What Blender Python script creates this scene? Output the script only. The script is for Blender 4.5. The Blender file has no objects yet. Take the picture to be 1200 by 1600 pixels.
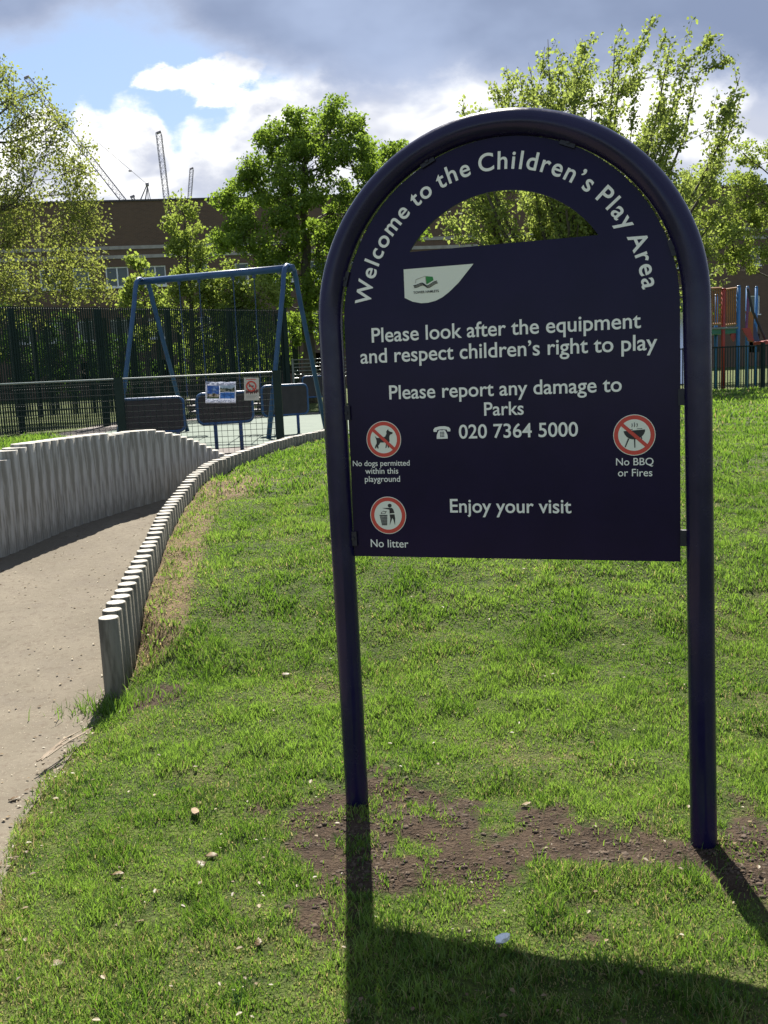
import bpy, bmesh, math, random
import numpy as np
from mathutils import Matrix, Vector
R_ = math.radians
random.seed(7); rng = np.random.default_rng(11)
SC = bpy.context.scene
COL = SC.collection

# ------------------------------------------------------------------ camera
F, CX, CY = 1500.0, 600.0, 800.0
TILT, ROLL = R_(8.6), math.atan(-0.045)
fw = np.array([0, math.cos(TILT), -math.sin(TILT)])
_r = np.array([1.0, 0, 0]); _u = np.array([0, math.sin(TILT), math.cos(TILT)])
CAMX = math.cos(ROLL)*_r + math.sin(ROLL)*_u
CAMU = -math.sin(ROLL)*_r + math.cos(ROLL)*_u
CAMP = np.array([0, 0, 1.5])
cd = bpy.data.cameras.new('camera'); cam = bpy.data.objects.new('camera', cd); COL.objects.link(cam)
cd.lens = F/1600*36; cd.sensor_width = 36; cd.clip_start = 0.05; cd.clip_end = 8000
cam.matrix_world = Matrix(((CAMX[0], CAMU[0], -fw[0], 0), (CAMX[1], CAMU[1], -fw[1], 0), (CAMX[2], CAMU[2], -fw[2], 1.5), (0, 0, 0, 1)))
SC.camera = cam
SC.render.resolution_x, SC.render.resolution_y = 768, 1024
SC.view_settings.view_transform = 'Standard'; SC.view_settings.look = 'None'
SC.view_settings.exposure = 1.5; SC.view_settings.gamma = 1.0

def at(px, py, Y):            # the point seen at a photo pixel, Y metres ahead
    d = fw + (px-CX)/F*CAMX - (py-CY)/F*CAMU
    return CAMP + d*(Y/d[1])
def atz(px, py, z):           # the point seen at a photo pixel, at height z
    d = fw + (px-CX)/F*CAMX - (py-CY)/F*CAMU
    return CAMP + d*((z-1.5)/d[2])
def V(p): return Vector((float(p[0]), float(p[1]), float(p[2])))

# ------------------------------------------------------------------ sun and sky
SUN_EL, SUN_AZ = R_(49), R_(-2.1)         # azimuth measured from +Y towards +X
sd = bpy.data.lights.new('sun', 'SUN'); sd.energy = 5.0; sd.angle = R_(0.55); sd.color = (1.0, 0.95, 0.87)
so = bpy.data.objects.new('sun', sd); COL.objects.link(so)
sdir = Vector((math.sin(SUN_AZ)*math.cos(SUN_EL), math.cos(SUN_AZ)*math.cos(SUN_EL), math.sin(SUN_EL)))
so.rotation_euler = sdir.to_track_quat('Z', 'Y').to_euler(); so.location = (0, 0, 30)

class NT:
    """small node-tree helper"""
    def __init__(s, nt): s.nt = nt; s.n = nt.nodes; s.l = nt.links
    def add(s, t, **k):
        n = s.n.new(t)
        for a, b in k.items():
            if a == 'inp':
                for i, v in b.items():
                    if hasattr(v, 'is_output') or isinstance(v, bpy.types.NodeSocket): s.l.new(v, n.inputs[i])
                    else: n.inputs[i].default_value = v
            else: setattr(n, a, b)
        return n
    def math(s, op, a, b=0.0, c=0.0, clamp=False):
        n = s.add('ShaderNodeMath', operation=op, use_clamp=clamp, inp={0: a, 1: b, 2: c}); return n.outputs[0]
    def mix(s, f, a, b, t='MIX'):
        n = s.add('ShaderNodeMix', data_type='RGBA', blend_type=t, inp={0: f, 6: a, 7: b}); return n.outputs[2]
    def sstep(s, x, lo, hi):
        n = s.add('ShaderNodeMapRange', interpolation_type='SMOOTHSTEP', inp={0: x, 1: lo, 2: hi, 3: 0.0, 4: 1.0}); return n.outputs[0]
    def noise(s, vec, scale, detail=4, rough=0.55, dist=0.0):
        n = s.add('ShaderNodeTexNoise', inp={'Scale': scale, 'Detail': detail, 'Roughness': rough, 'Distortion': dist})
        if vec is not None: s.l.new(vec, n.inputs['Vector'])
        return n.outputs['Fac']
    def curve(s, x, lo, hi, pts, ylo=0.0, yhi=1.0):
        m = s.add('ShaderNodeMapRange', inp={0: x, 1: lo, 2: hi, 3: 0.0, 4: 1.0}).outputs[0]
        n = s.add('ShaderNodeFloatCurve', inp={1: m}); c = n.mapping.curves[0]
        pp = [((a-lo)/(hi-lo), (b-ylo)/(yhi-ylo)) for a, b in pts]
        while len(c.points) < len(pp): c.points.new(0.5, 0.5)
        for q, (a, b) in zip(c.points, pp): q.location = (a, b); q.handle_type = 'AUTO'
        n.mapping.update()
        return s.math('MULTIPLY_ADD', n.outputs[0], yhi-ylo, ylo)

def c4(c): return (c[0], c[1], c[2], 1.0)

w = bpy.data.worlds.new('World'); SC.world = w; w.use_nodes = True
t = NT(w.node_tree); t.n.clear()
sky = t.add('ShaderNodeTexSky', sky_type='NISHITA', sun_disc=False, sun_elevation=SUN_EL, sun_rotation=SUN_AZ,
            altitude=50, air_density=1.0, dust_density=0.6, ozone_density=1.5)
tc = t.add('ShaderNodeTexCoord'); sx = t.add('ShaderNodeSeparateXYZ', inp={0: tc.outputs['Generated']})
X, Yd, Z = sx.outputs
ay = t.math('MAXIMUM', t.math('ABSOLUTE', Yd), 0.12)
u = t.math('DIVIDE', X, ay); v = t.math('DIVIDE', Z, ay)
back = t.sstep(Yd, 0.1, -0.1)
cvec = t.add('ShaderNodeCombineXYZ', inp={0: u, 1: t.math('MULTIPLY', v, 1.6), 2: back}).outputs[0]
nA = t.noise(cvec, 7.0, 7, 0.55, 0.2); nB = t.noise(cvec, 16.0, 9, 0.62, 0.1); nC = t.noise(cvec, 3.2, 5, 0.5)
nD = t.noise(cvec, 9.0, 4, 0.5, 0.3)
cen = lambda n, k: t.math('MULTIPLY', t.math('SUBTRACT', n, 0.5), k)
# the large grey cloud overhead: its ragged lower edge as a height over azimuth
edge = t.curve(u, -0.6, 0.6, [(-0.6, .33), (-.4, .326), (-.36, .322), (-.31, .333), (-.26, .357), (-.2, .343), (-.13, .302), (-.05, .272), (.1, .262), (.25, .275), (.34, .255), (.42, .235), (.6, .24)], 0.0, 0.6)
g = t.math('ADD', t.math('SUBTRACT', v, edge), t.math('ADD', cen(nA, .09), cen(nB, .03)))
mg = t.sstep(g, -0.018, 0.022)
gcol = t.mix(t.sstep(nC, 0.35, 0.66), c4((.098, .122, .182)), c4((.165, .200, .280)))
gcol = t.mix(t.sstep(g, 0.05, -0.015), gcol, c4((.20, .225, .29)))
# the white cumulus low over the roofs
top = t.curve(u, -0.6, 0.6, [(-0.6, .25), (-.4, .24), (-.36, .25), (-.33, .276), (-.313, .280), (-.299, .258), (-.28, .276), (-.262, .260), (-.245, .272), (-.213, .268), (-.2, .248), (-.19, .232), (-.175, .246), (-.155, .240), (-.135, .258), (-.115, .285), (-.09, .305), (-.05, .31), (.2, .36), (.6, .4)], 0.0, 0.6)
def puffd(u0, v0, a, b, amp=1.0):
    p = t.math('POWER', t.math('ABSOLUTE', t.math('DIVIDE', t.math('SUBTRACT', u, u0), a)), 2.0)
    q = t.math('POWER', t.math('ABSOLUTE', t.math('DIVIDE', t.math('SUBTRACT', v, v0), b)), 2.0)
    d = t.math('SUBTRACT', 1.0, t.math('ADD', p, q))
    return t.sstep(t.math('ADD', d, t.math('ADD', cen(nA, 3.2), cen(nB, 6.5))), -.25, .85)
puffs = t.math('MAXIMUM', puffd(-.137, .287, .048, .024), puffd(-.207, .292, .026, .011))
puffs = t.math('MULTIPLY', puffs, t.math('GREATER_THAN', Yd, 0.0))
c_ = t.math('ADD', t.math('SUBTRACT', top, v), t.math('ADD', cen(nA, .055), cen(nB, .085)))
mw = t.sstep(c_, -0.004, 0.026)
low = t.sstep(v, 0.14, 0.185)
wsh = t.math('MULTIPLY', t.sstep(nD, 0.36, 0.58), t.sstep(c_, 0.010, 0.06))
wcol = t.mix(wsh, c4((.50, .495, .48)), c4((.225, .24, .285)))
puff = t.math('MAXIMUM', puffs, t.sstep(t.noise(cvec, 11.0, 6, 0.55), 0.69, 0.76))
mw2 = t.math('MULTIPLY', t.math('MAXIMUM', t.math('MULTIPLY', mw, t.math('MAXIMUM', low, 0.25)), puff), t.math('SUBTRACT', 1.0, t.math('MULTIPLY', back, .75)))
skyc = t.mix(t.math('MULTIPLY', t.math('SUBTRACT', 1.0, back), .38), sky.outputs[0], c4((2.7, 4.0, 6.6)))
bsky = t.add('ShaderNodeBackground', inp={0: skyc, 1: 0.05})
bw = t.add('ShaderNodeBackground', inp={0: wcol, 1: 1.0})
bg = t.add('ShaderNodeBackground', inp={0: gcol, 1: 1.0})
m1 = t.add('ShaderNodeMixShader', inp={0: mw2, 1: bsky.outputs[0], 2: bw.outputs[0]})
m2 = t.add('ShaderNodeMixShader', inp={0: mg, 1: m1.outputs[0], 2: bg.outputs[0]})
wo = t.add('ShaderNodeOutputWorld'); t.l.new(m2.outputs[0], wo.inputs[0])

# ------------------------------------------------------------------ materials
def mat(name, col, rough=0.6, col2=None, scale=8.0, stretch=(1, 1, 1), bump=0.0, bscale=None, metal=0.0, spec=0.5, coat=0.0, detail=5, lo=0.35, hi=0.65):
    m = bpy.data.materials.new(name); m.use_nodes = True; t = NT(m.node_tree); t.n.clear()
    b = t.add('ShaderNodeBsdfPrincipled', inp={'Base Color': c4(col), 'Roughness': rough, 'Metallic': metal, 'Specular IOR Level': spec, 'Coat Weight': coat, 'Coat Roughness': 0.06})
    o = t.add('ShaderNodeOutputMaterial'); t.l.new(b.outputs[0], o.inputs[0])
    if col2 or bump:
        tc = t.add('ShaderNodeTexCoord')
        mp = t.add('ShaderNodeMapping', inp={0: tc.outputs['Object'], 3: stretch}).outputs[0]
    if col2:
        f = t.sstep(t.noise(mp, scale, detail, 0.6), lo, hi)
        t.l.new(t.mix(f, c4(col), c4(col2)), b.inputs['Base Color'])
    if coat:
        t.l.new(t.math('MULTIPLY_ADD', t.sstep(t.noise(mp, 9, 6, .7), .35, .7), .16, rough-.05), b.inputs['Roughness'])
    if bump:
        bn = t.add('ShaderNodeBump', inp={'Strength': bump, 'Distance': 0.02, 'Height': t.noise(mp, bscale or scale*3, 6, 0.65)})
        t.l.new(bn.outputs[0], b.inputs['Normal'])
    return m

def leafmat(name, ca, cb, trans=0.5, tcol=None, rough=0.6, gloss=0.02, dry=None):
    """thin leaf: diffuse + translucent + a little gloss; per-leaf tint from a face attribute"""
    m = bpy.data.materials.new(name); m.use_nodes = True; t = NT(m.node_tree); t.n.clear()
    a = t.add('ShaderNodeAttribute', attribute_name='tint')
    col = t.mix(a.outputs['Fac'], c4(ca), c4(cb))
    tr = t.mix(0.55, col, c4(tcol or cb), 'MIX')
    if dry:
        fd = t.sstep(a.outputs['Fac'], 1.05, 1.6); col = t.mix(fd, col, c4(dry)); tr = t.mix(fd, tr, c4(dry))
    d = t.add('ShaderNodeBsdfDiffuse', inp={0: col})
    tl = t.add('ShaderNodeBsdfTranslucent', inp={0: tr})
    m1 = t.add('ShaderNodeMixShader', inp={0: trans, 1: d.outputs[0], 2: tl.outputs[0]})
    gl = t.add('ShaderNodeBsdfGlossy', inp={0: (.8, .85, .8, 1), 1: rough})
    m2 = t.add('ShaderNodeMixShader', inp={0: gloss, 1: m1.outputs[0], 2: gl.outputs[0]})
    o = t.add('ShaderNodeOutputMaterial'); t.l.new(m2.outputs[0], o.inputs[0])
    return m

M = {}
M['navy'] = mat('navy_gloss_paint', (.008, .006, .034), .2, (.011, .008, .042), 6, coat=.06, spec=.3, bump=.03, bscale=30)
M['board'] = mat('navy_sign_face', (.008, .0045, .028), .2, (.010, .0055, .033), 5, spec=.16)
M['letter'] = mat('pale_vinyl', (.80, .80, .72), .5)
M['panel'] = mat('off_white_vinyl', (.72, .74, .62), .5)
M['red'] = mat('red_vinyl', (.55, .05, .03), .4)
M['black'] = mat('black_vinyl', (.010, .010, .012), .5)
M['green'] = mat('green_vinyl', (.02, .22, .04), .5)
M['rubber'] = mat('dark_fitting', (.006, .006, .015), .5)
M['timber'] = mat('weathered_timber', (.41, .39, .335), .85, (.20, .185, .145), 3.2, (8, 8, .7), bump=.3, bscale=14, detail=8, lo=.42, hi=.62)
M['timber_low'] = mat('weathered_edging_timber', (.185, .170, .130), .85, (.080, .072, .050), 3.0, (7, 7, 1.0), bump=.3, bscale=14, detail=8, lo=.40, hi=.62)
M['endgrain'] = mat('timber_end', (.36, .34, .29), .8, (.24, .22, .18), 14, bump=.2)
M['gfence'] = mat('dark_green_coated_steel', (.007, .019, .015), .6, (.010, .025, .019), 3, spec=.25)
M['rail'] = mat('pale_coated_steel', (.16, .20, .18), .4)
M['galv'] = mat('galvanised_steel', (.30, .31, .30), .45, (.22, .23, .22), 9, metal=.6)
M['blue'] = mat('blue_painted_steel', (.012, .055, .145), .42, (.020, .075, .175), 5, bump=.05)
M['bluedk'] = mat('dark_blue_steel', (.012, .04, .12), .4)
M['board_dark'] = mat('black_play_board', (.018, .015, .017), .6, (.03, .025, .026), 7, bump=.1)
M['brick'] = None
M['band'] = mat('pale_concrete_band', (.36, .34, .30), .8, (.27, .25, .22), 2, bump=.1)
M['glass'] = mat('window_glass', (.035, .05, .05), .08, (.06, .075, .07), .7)
M['wframe'] = mat('white_window_frame', (.75, .76, .75), .5)
M['coping'] = mat('roof_coping', (.05, .045, .045), .7)
M['crane'] = mat('hazy_crane_steel', (.23, .21, .26), .7)  # distance haze is put into this lightened grey
M['craneb'] = mat('crane_ballast', (.05, .05, .06), .7)
M['bark'] = mat('tree_bark', (.060, .050, .040), .9, (.10, .085, .065), 3, (4, 4, 1), bump=.6, bscale=8)
M['orange'] = mat('ochre_play_panel', (.30, .13, .022), .5, (.24, .10, .02), 4)
M['redp'] = mat('red_play_paint', (.35, .035, .022), .45, (.28, .03, .02), 4)
M['bluep'] = mat('bright_blue_play_paint', (.025, .15, .36), .4, (.02, .12, .30), 4)
M['gdeck'] = mat('green_play_deck', (.03, .16, .10), .5)
M['steel'] = mat('polished_steel', (.6, .63, .68), .25, metal=.9)
M['dead'] = leafmat('dry_leaf', (.085, .048, .022), (.20, .140, .072), .25, (.24, .15, .065), .5, .04)
M['twig'] = mat('dry_twig', (.20, .15, .10), .85, (.30, .24, .17), 20)
M['clod'] = mat('soil_crumb', (.040, .026, .016), .95, (.088, .060, .037), 25, bump=.5)
M['paper'] = mat('white_paper', (.75, .76, .76), .7)
M['chip'] = mat('pale_wood_chip', (.26, .18, .10), .8, (.18, .12, .07), 40)
M['grass'] = leafmat('grass_blade', (.026, .082, .010), (.175, .265, .046), .52, (.20, .345, .030), .5, .03, dry=(.36, .29, .13))

def brick_mat():
    m = bpy.data.materials.new('brown_brick'); m.use_nodes = True; t = NT(m.node_tree); t.n.clear()
    tc = t.add('ShaderNodeTexCoord')
    sp = t.add('ShaderNodeSeparateXYZ', inp={0: tc.outputs['Object']})
    uv = t.add('ShaderNodeCombineXYZ', inp={0: sp.outputs[0], 1: sp.outputs[2], 2: 0.0}).outputs[0]
    br = t.add('ShaderNodeTexBrick', inp={'Vector': uv, 'Color1': (.125, .072, .044, 1), 'Color2': (.085, .050, .033, 1), 'Mortar': (.13, .11, .09, 1), 'Scale': 1.0, 'Mortar Size': .008, 'Brick Width': .225, 'Row Height': .075})
    n = t.sstep(t.noise(tc.outputs['Object'], .35, 5, .6), .3, .7)
    n2 = t.sstep(t.noise(tc.outputs['Object'], 3.0, 5, .7), .3, .75)
    col = t.mix(n, br.outputs[0], t.mix(.6, br.outputs[0], (.135, .088, .056, 1)))
    col = t.mix(t.math('MULTIPLY', n2, .35), col, (.10, .06, .04, 1))
    b = t.add('ShaderNodeBsdfPrincipled', inp={'Base Color': col, 'Roughness': .9})
    o = t.add('ShaderNodeOutputMaterial'); t.l.new(b.outputs[0], o.inputs[0]); return m
M['brick'] = brick_mat()

def ground_mat():
    m = bpy.data.materials.new('lawn_soil'); m.use_nodes = True; t = NT(m.node_tree); t.n.clear()
    tc = t.add('ShaderNodeTexCoord'); ob = tc.outputs['Object']
    n1 = t.noise(ob, 1.6, 6, .6); n2 = t.noise(ob, 14, 6, .65); n3 = t.noise(ob, 90, 3, .6); n4 = t.noise(ob, .35, 4, .5)
    grs = t.mix(t.sstep(n2, .35, .65), (.030, .050, .008, 1), (.085, .115, .020, 1))
    grs = t.mix(t.math('MULTIPLY', t.sstep(n1, .5, .72), .6), grs, (.14, .115, .05, 1))
    grs = t.mix(t.sstep(n3, .45, .8), grs, (.05, .042, .02, 1))
    soil = t.mix(t.sstep(n2, .35, .65), (.034, .0215, .0125, 1), (.062, .041, .025, 1))
    soil = t.mix(t.math('MULTIPLY', t.sstep(n3, .58, .72), .7), soil, (.095, .070, .049, 1))
    dry = t.mix(t.sstep(n2, .35, .65), (.20, .145, .075, 1), (.12, .085, .045, 1))
    a = t.add('ShaderNodeAttribute', attribute_name='soil').outputs['Fac']
    d = t.add('ShaderNodeAttribute', attribute_name='dry').outputs['Fac']
    f = t.sstep(t.math('ADD', a, t.math('MULTIPLY', t.math('SUBTRACT', n2, .5), .9)), .28, .52)
    fd = t.sstep(t.math('ADD', d, t.math('MULTIPLY', t.math('SUBTRACT', n2, .5), .8)), .3, .7)
    col = t.mix(f, t.mix(fd, grs, dry), soil)
    b = t.add('ShaderNodeBsdfPrincipled', inp={'Base Color': col, 'Roughness': .95, 'Specular IOR Level': .2})
    bp = t.add('ShaderNodeBump', inp={'Strength': 1.0, 'Distance': .04, 'Height': t.math('ADD', n2, t.math('MULTIPLY', n3, .5))})
    t.l.new(bp.outputs[0], b.inputs['Normal'])
    o = t.add('ShaderNodeOutputMaterial'); t.l.new(b.outputs[0], o.inputs[0]); return m
M['ground'] = ground_mat()
def path_mat():
    m = bpy.data.materials.new('worn_path'); m.use_nodes = True; t = NT(m.node_tree); t.n.clear()
    ob = t.add('ShaderNodeTexCoord').outputs['Object']
    n1 = t.noise(ob, 1.3, 6, .6); n2 = t.noise(ob, 28, 6, .7); n3 = t.noise(ob, 110, 3, .6); n5 = t.noise(ob, 5, 6, .65)
    col = t.mix(t.sstep(n1, .35, .65), (.118, .101, .073, 1), (.150, .129, .095, 1))
    col = t.mix(t.math('MULTIPLY', t.sstep(n5, .45, .72), .55), col, (.118, .100, .078, 1))
    col = t.mix(t.math('MULTIPLY', t.sstep(n2, .48, .68), .7), col, (.095, .074, .053, 1))
    col = t.mix(t.math('MULTIPLY', t.sstep(n3, .62, .72), .7), col, (.33, .28, .21, 1))
    b = t.add('ShaderNodeBsdfPrincipled', inp={'Base Color': col, 'Roughness': .95, 'Specular IOR Level': .2})
    bp = t.add('ShaderNodeBump', inp={'Strength': .28, 'Distance': .006, 'Height': t.math('ADD', n2, n3)})
    t.l.new(bp.outputs[0], b.inputs['Normal'])
    o = t.add('ShaderNodeOutputMaterial'); t.l.new(b.outputs[0], o.inputs[0]); return m
M['path'] = path_mat()
M['wetpour'] = mat('green_rubber_surface', (.058, .085, .060), .85, (.075, .105, .075), 2.5, bump=.15, bscale=60)
M['tarmac'] = mat('pinkish_worn_tarmac', (.085, .072, .062), .9, (.115, .096, .083), 4, bump=.2, bscale=50)

# ------------------------------------------------------------------ object helpers
def link(name, me, parent=None):
    o = bpy.data.objects.new(name, me); COL.objects.link(o)
    if parent: o.parent = parent
    return o
def tag(o, label=None, cat=None, group=None, kind=None):
    if label: o['label'] = label
    if cat: o['category'] = cat
    if group: o['group'] = group
    if kind: o['kind'] = kind
    return o
def empty(name, loc=(0, 0, 0), rz=0):
    o = bpy.data.objects.new(name, None); COL.objects.link(o); o.location = V(loc); o.rotation_euler.z = rz; o.empty_display_size = .2
    return o
def mesh(name, verts, faces, mats, parent=None, smooth=False, fm=None, attrs=None):
    """faces: list of index lists, or an (n,k) array"""
    me = bpy.data.meshes.new(name)
    verts = np.asarray(verts, dtype=np.float32).reshape(-1, 3)
    if isinstance(faces, np.ndarray):
        n, k = faces.shape
        me.vertices.add(len(verts)); me.vertices.foreach_set('co', verts.ravel())
        me.loops.add(n*k); me.loops.foreach_set('vertex_index', faces.astype(np.int32).ravel())
        me.polygons.add(n); me.polygons.foreach_set('loop_start', np.arange(0, n*k, k, dtype=np.int32))
        me.update(calc_edges=True)
    else:
        me.from_pydata([tuple(map(float, p)) for p in verts], [], faces)
    for m in (mats if isinstance(mats, (list, tuple)) else [mats]): me.materials.append(m)
    if fm is not None: me.polygons.foreach_set('material_index', np.asarray(fm, dtype=np.int32))
    if smooth: me.polygons.foreach_set('use_smooth', np.ones(len(me.polygons), dtype=bool))
    for a, (dom, val) in (attrs or {}).items():
        at_ = me.attributes.new(a, 'FLOAT', dom); at_.data.foreach_set('value', np.asarray(val, dtype=np.float32))
    me.update()
    return link(name, me, parent)

class MB:
    """collects boxes, tubes, prisms into ONE mesh"""
    def __init__(s): s.v = []; s.f = []; s.m = []
    def addm(s, vs, fs, mi=0):
        k = len(s.v); s.v += [tuple(map(float, p)) for p in vs]; s.f += [[i+k for i in f] for f in fs]; s.m += [mi]*len(fs); return s
    def box(s, lo, hi, mi=0):
        x0, y0, z0 = lo; x1, y1, z1 = hi
        return s.addm([(x0, y0, z0), (x1, y0, z0), (x1, y1, z0), (x0, y1, z0), (x0, y0, z1), (x1, y0, z1), (x1, y1, z1), (x0, y1, z1)],
                      [[3, 2, 1, 0], [4, 5, 6, 7], [0, 1, 5, 4], [1, 2, 6, 5], [2, 3, 7, 6], [3, 0, 4, 7]], mi)
    def tube(s, pts, r, n=8, mi=0, cap=True, ref=None):
        P = [np.array(p, float) for p in pts]; rr = r if isinstance(r, (list, tuple, np.ndarray)) else [r]*len(P)
        T = []
        for i in range(len(P)):
            d = P[min(i+1, len(P)-1)]-P[max(i-1, 0)]; T.append(d/(np.linalg.norm(d)+1e-9))
        a = np.array(ref if ref is not None else ((0, 0, 1.) if abs(T[0][2]) < .9 else (1., 0, 0)), float)
        vs = []
        for p, t_, q in zip(P, T, rr):
            a = a-t_*(a@t_); a /= np.linalg.norm(a)+1e-9; b = np.cross(t_, a)
            for k in range(n):
                th = 2*math.pi*k/n; vs.append(p+q*(math.cos(th)*a+math.sin(th)*b))
        fs = []
        for i in range(len(P)-1):
            for k in range(n):
                k2 = (k+1) % n; fs.append([i*n+k, i*n+k2, (i+1)*n+k2, (i+1)*n+k])
        if cap: fs.append(list(range(n))[::-1]); fs.append([(len(P)-1)*n+k for k in range(n)])
        return s.addm(vs, fs, mi)
    def bar(s, a, b, wx, wy, mi=0):      # square bar from a to b
        return s.tube([a, b], math.hypot(wx, wy)/2, 4, mi)
    def poly(s, pts, y0, y1, mi=0):      # prism of an (x,z) outline between y0 and y1
        n = len(pts)
        vs = [(p[0], y0, p[1]) for p in pts]+[(p[0], y1, p[1]) for p in pts]
        fs = [list(range(n)), [n+i for i in range(n)][::-1]]+[[i, i+n, (i+1) % n+n, (i+1) % n][::-1] for i in range(n)]
        return s.addm(vs, fs, mi)
    def build(s, name, mats, parent=None, smooth=False):
        o = mesh(name, s.v, s.f, mats, parent, False, s.m)
        if smooth:
            for p in o.data.polygons: p.use_smooth = len(p.vertices) == 4
        return o

# value noise for placement
def vnoise(x, y, seed=0):
    def hsh(i, j):
        n = (i*374761393 + j*668265263 + seed*144665) & 0x7fffffff
        n = (n ^ (n >> 13))*1274126177 & 0x7fffffff
        return ((n ^ (n >> 16)) & 0xffff)/65535.0
    x = np.asarray(x, float); y = np.asarray(y, float)
    i = np.floor(x).astype(np.int64); j = np.floor(y).astype(np.int64); fx = x-i; fy = y-j
    fx = fx*fx*(3-2*fx); fy = fy*fy*(3-2*fy)
    return (hsh(i, j)*(1-fx)+hsh(i+1, j)*fx)*(1-fy)+(hsh(i, j+1)*(1-fx)+hsh(i+1, j+1)*fx)*fy
def fbm(x, y, seed=0, o=3):
    return sum(vnoise(x*2**k, y*2**k, seed+k)*.5**k for k in range(o))/sum(.5**k for k in range(o))
def sst(x, a, b):
    q = np.clip((x-a)/(b-a), 0, 1); return q*q*(3-2*q)

# ------------------------------------------------------------------ the lie of the land
LOWY = np.array([4.5, 5.2, 5.85, 6.45, 7.1, 7.85, 8.4, 9.15, 10.0, 10.9, 11.9, 12.6])
LOWX = np.array([-1.347, -1.395, -1.442, -1.50, -1.535, -1.548, -1.512, -1.358, -1.213, -1.027, -.70, -.46])
LOWZ = np.array([.372, .445, .51, .575, .62, .69, .735, .755, .76, .76, .76, .76])
TALY = np.array([2.0, 5.2, 6.4, 7.16, 7.86, 8.55, 8.97, 9.3, 9.7])
TALX = np.array([-5.2, -3.86, -3.24, -2.90, -2.65, -2.29, -1.98, -1.82, -1.62])
XL = lambda y: np.where(y < 4.5, np.interp(y, [0, 2, 2.65, 3.0, 3.4, 4.5], [-.9, -1.03, -1.19, -1.29, -1.345, -1.347]), np.interp(y, LOWY, LOWX))
XB = lambda y: np.interp(y, TALY, TALX)
PATHZ = lambda y: np.interp(y, [0, 4.4, 5.0, 5.85, 7.1, 7.86, 8.55, 9, 10], [-.02, -.05, .02, .12, .22, .30, .35, .40, .45])
LAWNZ = lambda y: np.interp(y, [0, 3.2, 3.9, 4.4, 4.9, 5.5, 6.2, 7, 8, 10, 12, 22, 26], [-.02, -.02, .02, .07, .18, .31, .41, .50, .60, .655, .66, .62, .47])
def hgt(x, y):
    x = np.asarray(x, float); y = np.asarray(y, float)
    xl, xb = XL(y), XB(y)
    lawn = LAWNZ(y)+.035*(fbm(x*.7, y*.7, 3)-.5)*sst(y, 2.5, 6)+.016*(fbm(x*3, y*3, 5)-.5)+.050*(fbm(x*3.6+7, y*5.0, 15)-.5)*sst(y, 1.5, 3.5)+.022*(fbm(x*8, y*9, 16)-.5)
    lawn = lawn+.05*np.exp(-((x-.2)/.5)**2-((y-9)/2.)**2)
    p = PATHZ(y)
    lawn = np.where(y < 5.3, p+(lawn-p)*sst(x-xl, -.05, .50*sst(y, 5.3, 4.4)+.02), lawn)
    far = .45+(lawn-.45)*sst(x+0.2*(y-12.4), -.6, 1.2)
    lawn = np.where(y > 12.4, far, lawn)
    dist = np.maximum(xb-x, 0)
    amp = .50*(1-.9*sst(y, 8.45, 9.5)*sst(x, -3.4, -2.2))
    bank = .45+amp*np.exp(-(np.maximum(dist*.8+np.maximum(y-9.6, 0)*.9-1.0, 0)/4.5)**2)*sst(y, 4.6, 7.0)+.03*(fbm(x, y, 9)-.5)
    bank = np.where(y > 9.9, .45+(bank-.45)*sst(-3.3-1.0*(y-9.9)-x, 0, 1.6), bank)
    bank = np.where(y < 7, p+(bank-p)*sst(y, 4.5, 7), bank)
    z = np.where(x > xl, lawn, p)
    z = np.where((x < xb) & (y < 9.7), bank, z)
    beyond = np.where(x < -2.2, np.maximum(.45, np.where(x < -2.6, bank, .45)), .45)
    z = np.where((y >= 9.7) & (x <= np.where(y < 12.6, xl, -99)), beyond, z)
    z = np.where((y >= 12.6) & (x < -2.2), beyond, z)
    return z
def soil_mask(x, y):
    e = lambda cx, cy, rx, ry: np.exp(-(((x-cx)/rx)**2+((y-cy)/ry)**2))
    s = np.maximum.reduce([1.15*e(-.16, 2.98, .20, .36), 1.0*e(1.12, 2.72, .34, .24), .95*e(.10, 3.05, .26, .20), .8*e(.42, 2.82, .42, .20), .8*e(.75, 2.75, .35, .18), .6*e(-.2, 2.5, .16, .2), .56*e(.35, 2.85, .75, .42), .5*e(-.2, 2.9, .3, .5), 1.0*e(-1.13, 4.32, .16, .14)])
    return s
def dry_mask(x, y):
    d = x-XL(y)
    a = np.exp(-((d-.10)/.24)**2)*sst(y, 4.5, 4.9)*sst(y, 9.5, 7.8)
    b = .5*np.exp(-((d-.0)/.09)**2)*sst(y, 4.4, 4.0)
    c = .9*np.exp(-((d-.3)/.3)**2-((y-7.9)/.7)**2)
    return np.maximum.reduce([a, b, c])

def axis(segs):
    out = []
    for a, b, st in segs: out += list(np.arange(a, b-1e-6, st))
    out.append(segs[-1][1]); return np.array(out)
gx = axis([(-3500, -500, 1000), (-500, -60, 110), (-60, -12, 4), (-12, -4.6, .4), (-4.6, 3.4, .05), (3.4, 12, .4), (12, 60, 4), (60, 500, 110), (500, 3500, 1000)])
gy = axis([(-500, -20, 120), (-20, 0, 4), (0, 1.4, .35), (1.4, 13.0, .05), (13, 30, .4), (30, 90, 4), (90, 490, 100), (490, 5490, 1000)])
GX, GY = np.meshgrid(gx, gy); GZ = hgt(GX, GY); GZ = np.where(GY > 40, .45, GZ)
nx, ny = len(gx), len(gy); ii = np.arange(nx*ny).reshape(ny, nx)
gf = np.stack([ii[:-1, :-1], ii[:-1, 1:], ii[1:, 1:], ii[1:, :-1]], -1).reshape(-1, 4)
nearsel = (np.abs(GX) < 8) & (GY < 20) & (GY > 0)
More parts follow.
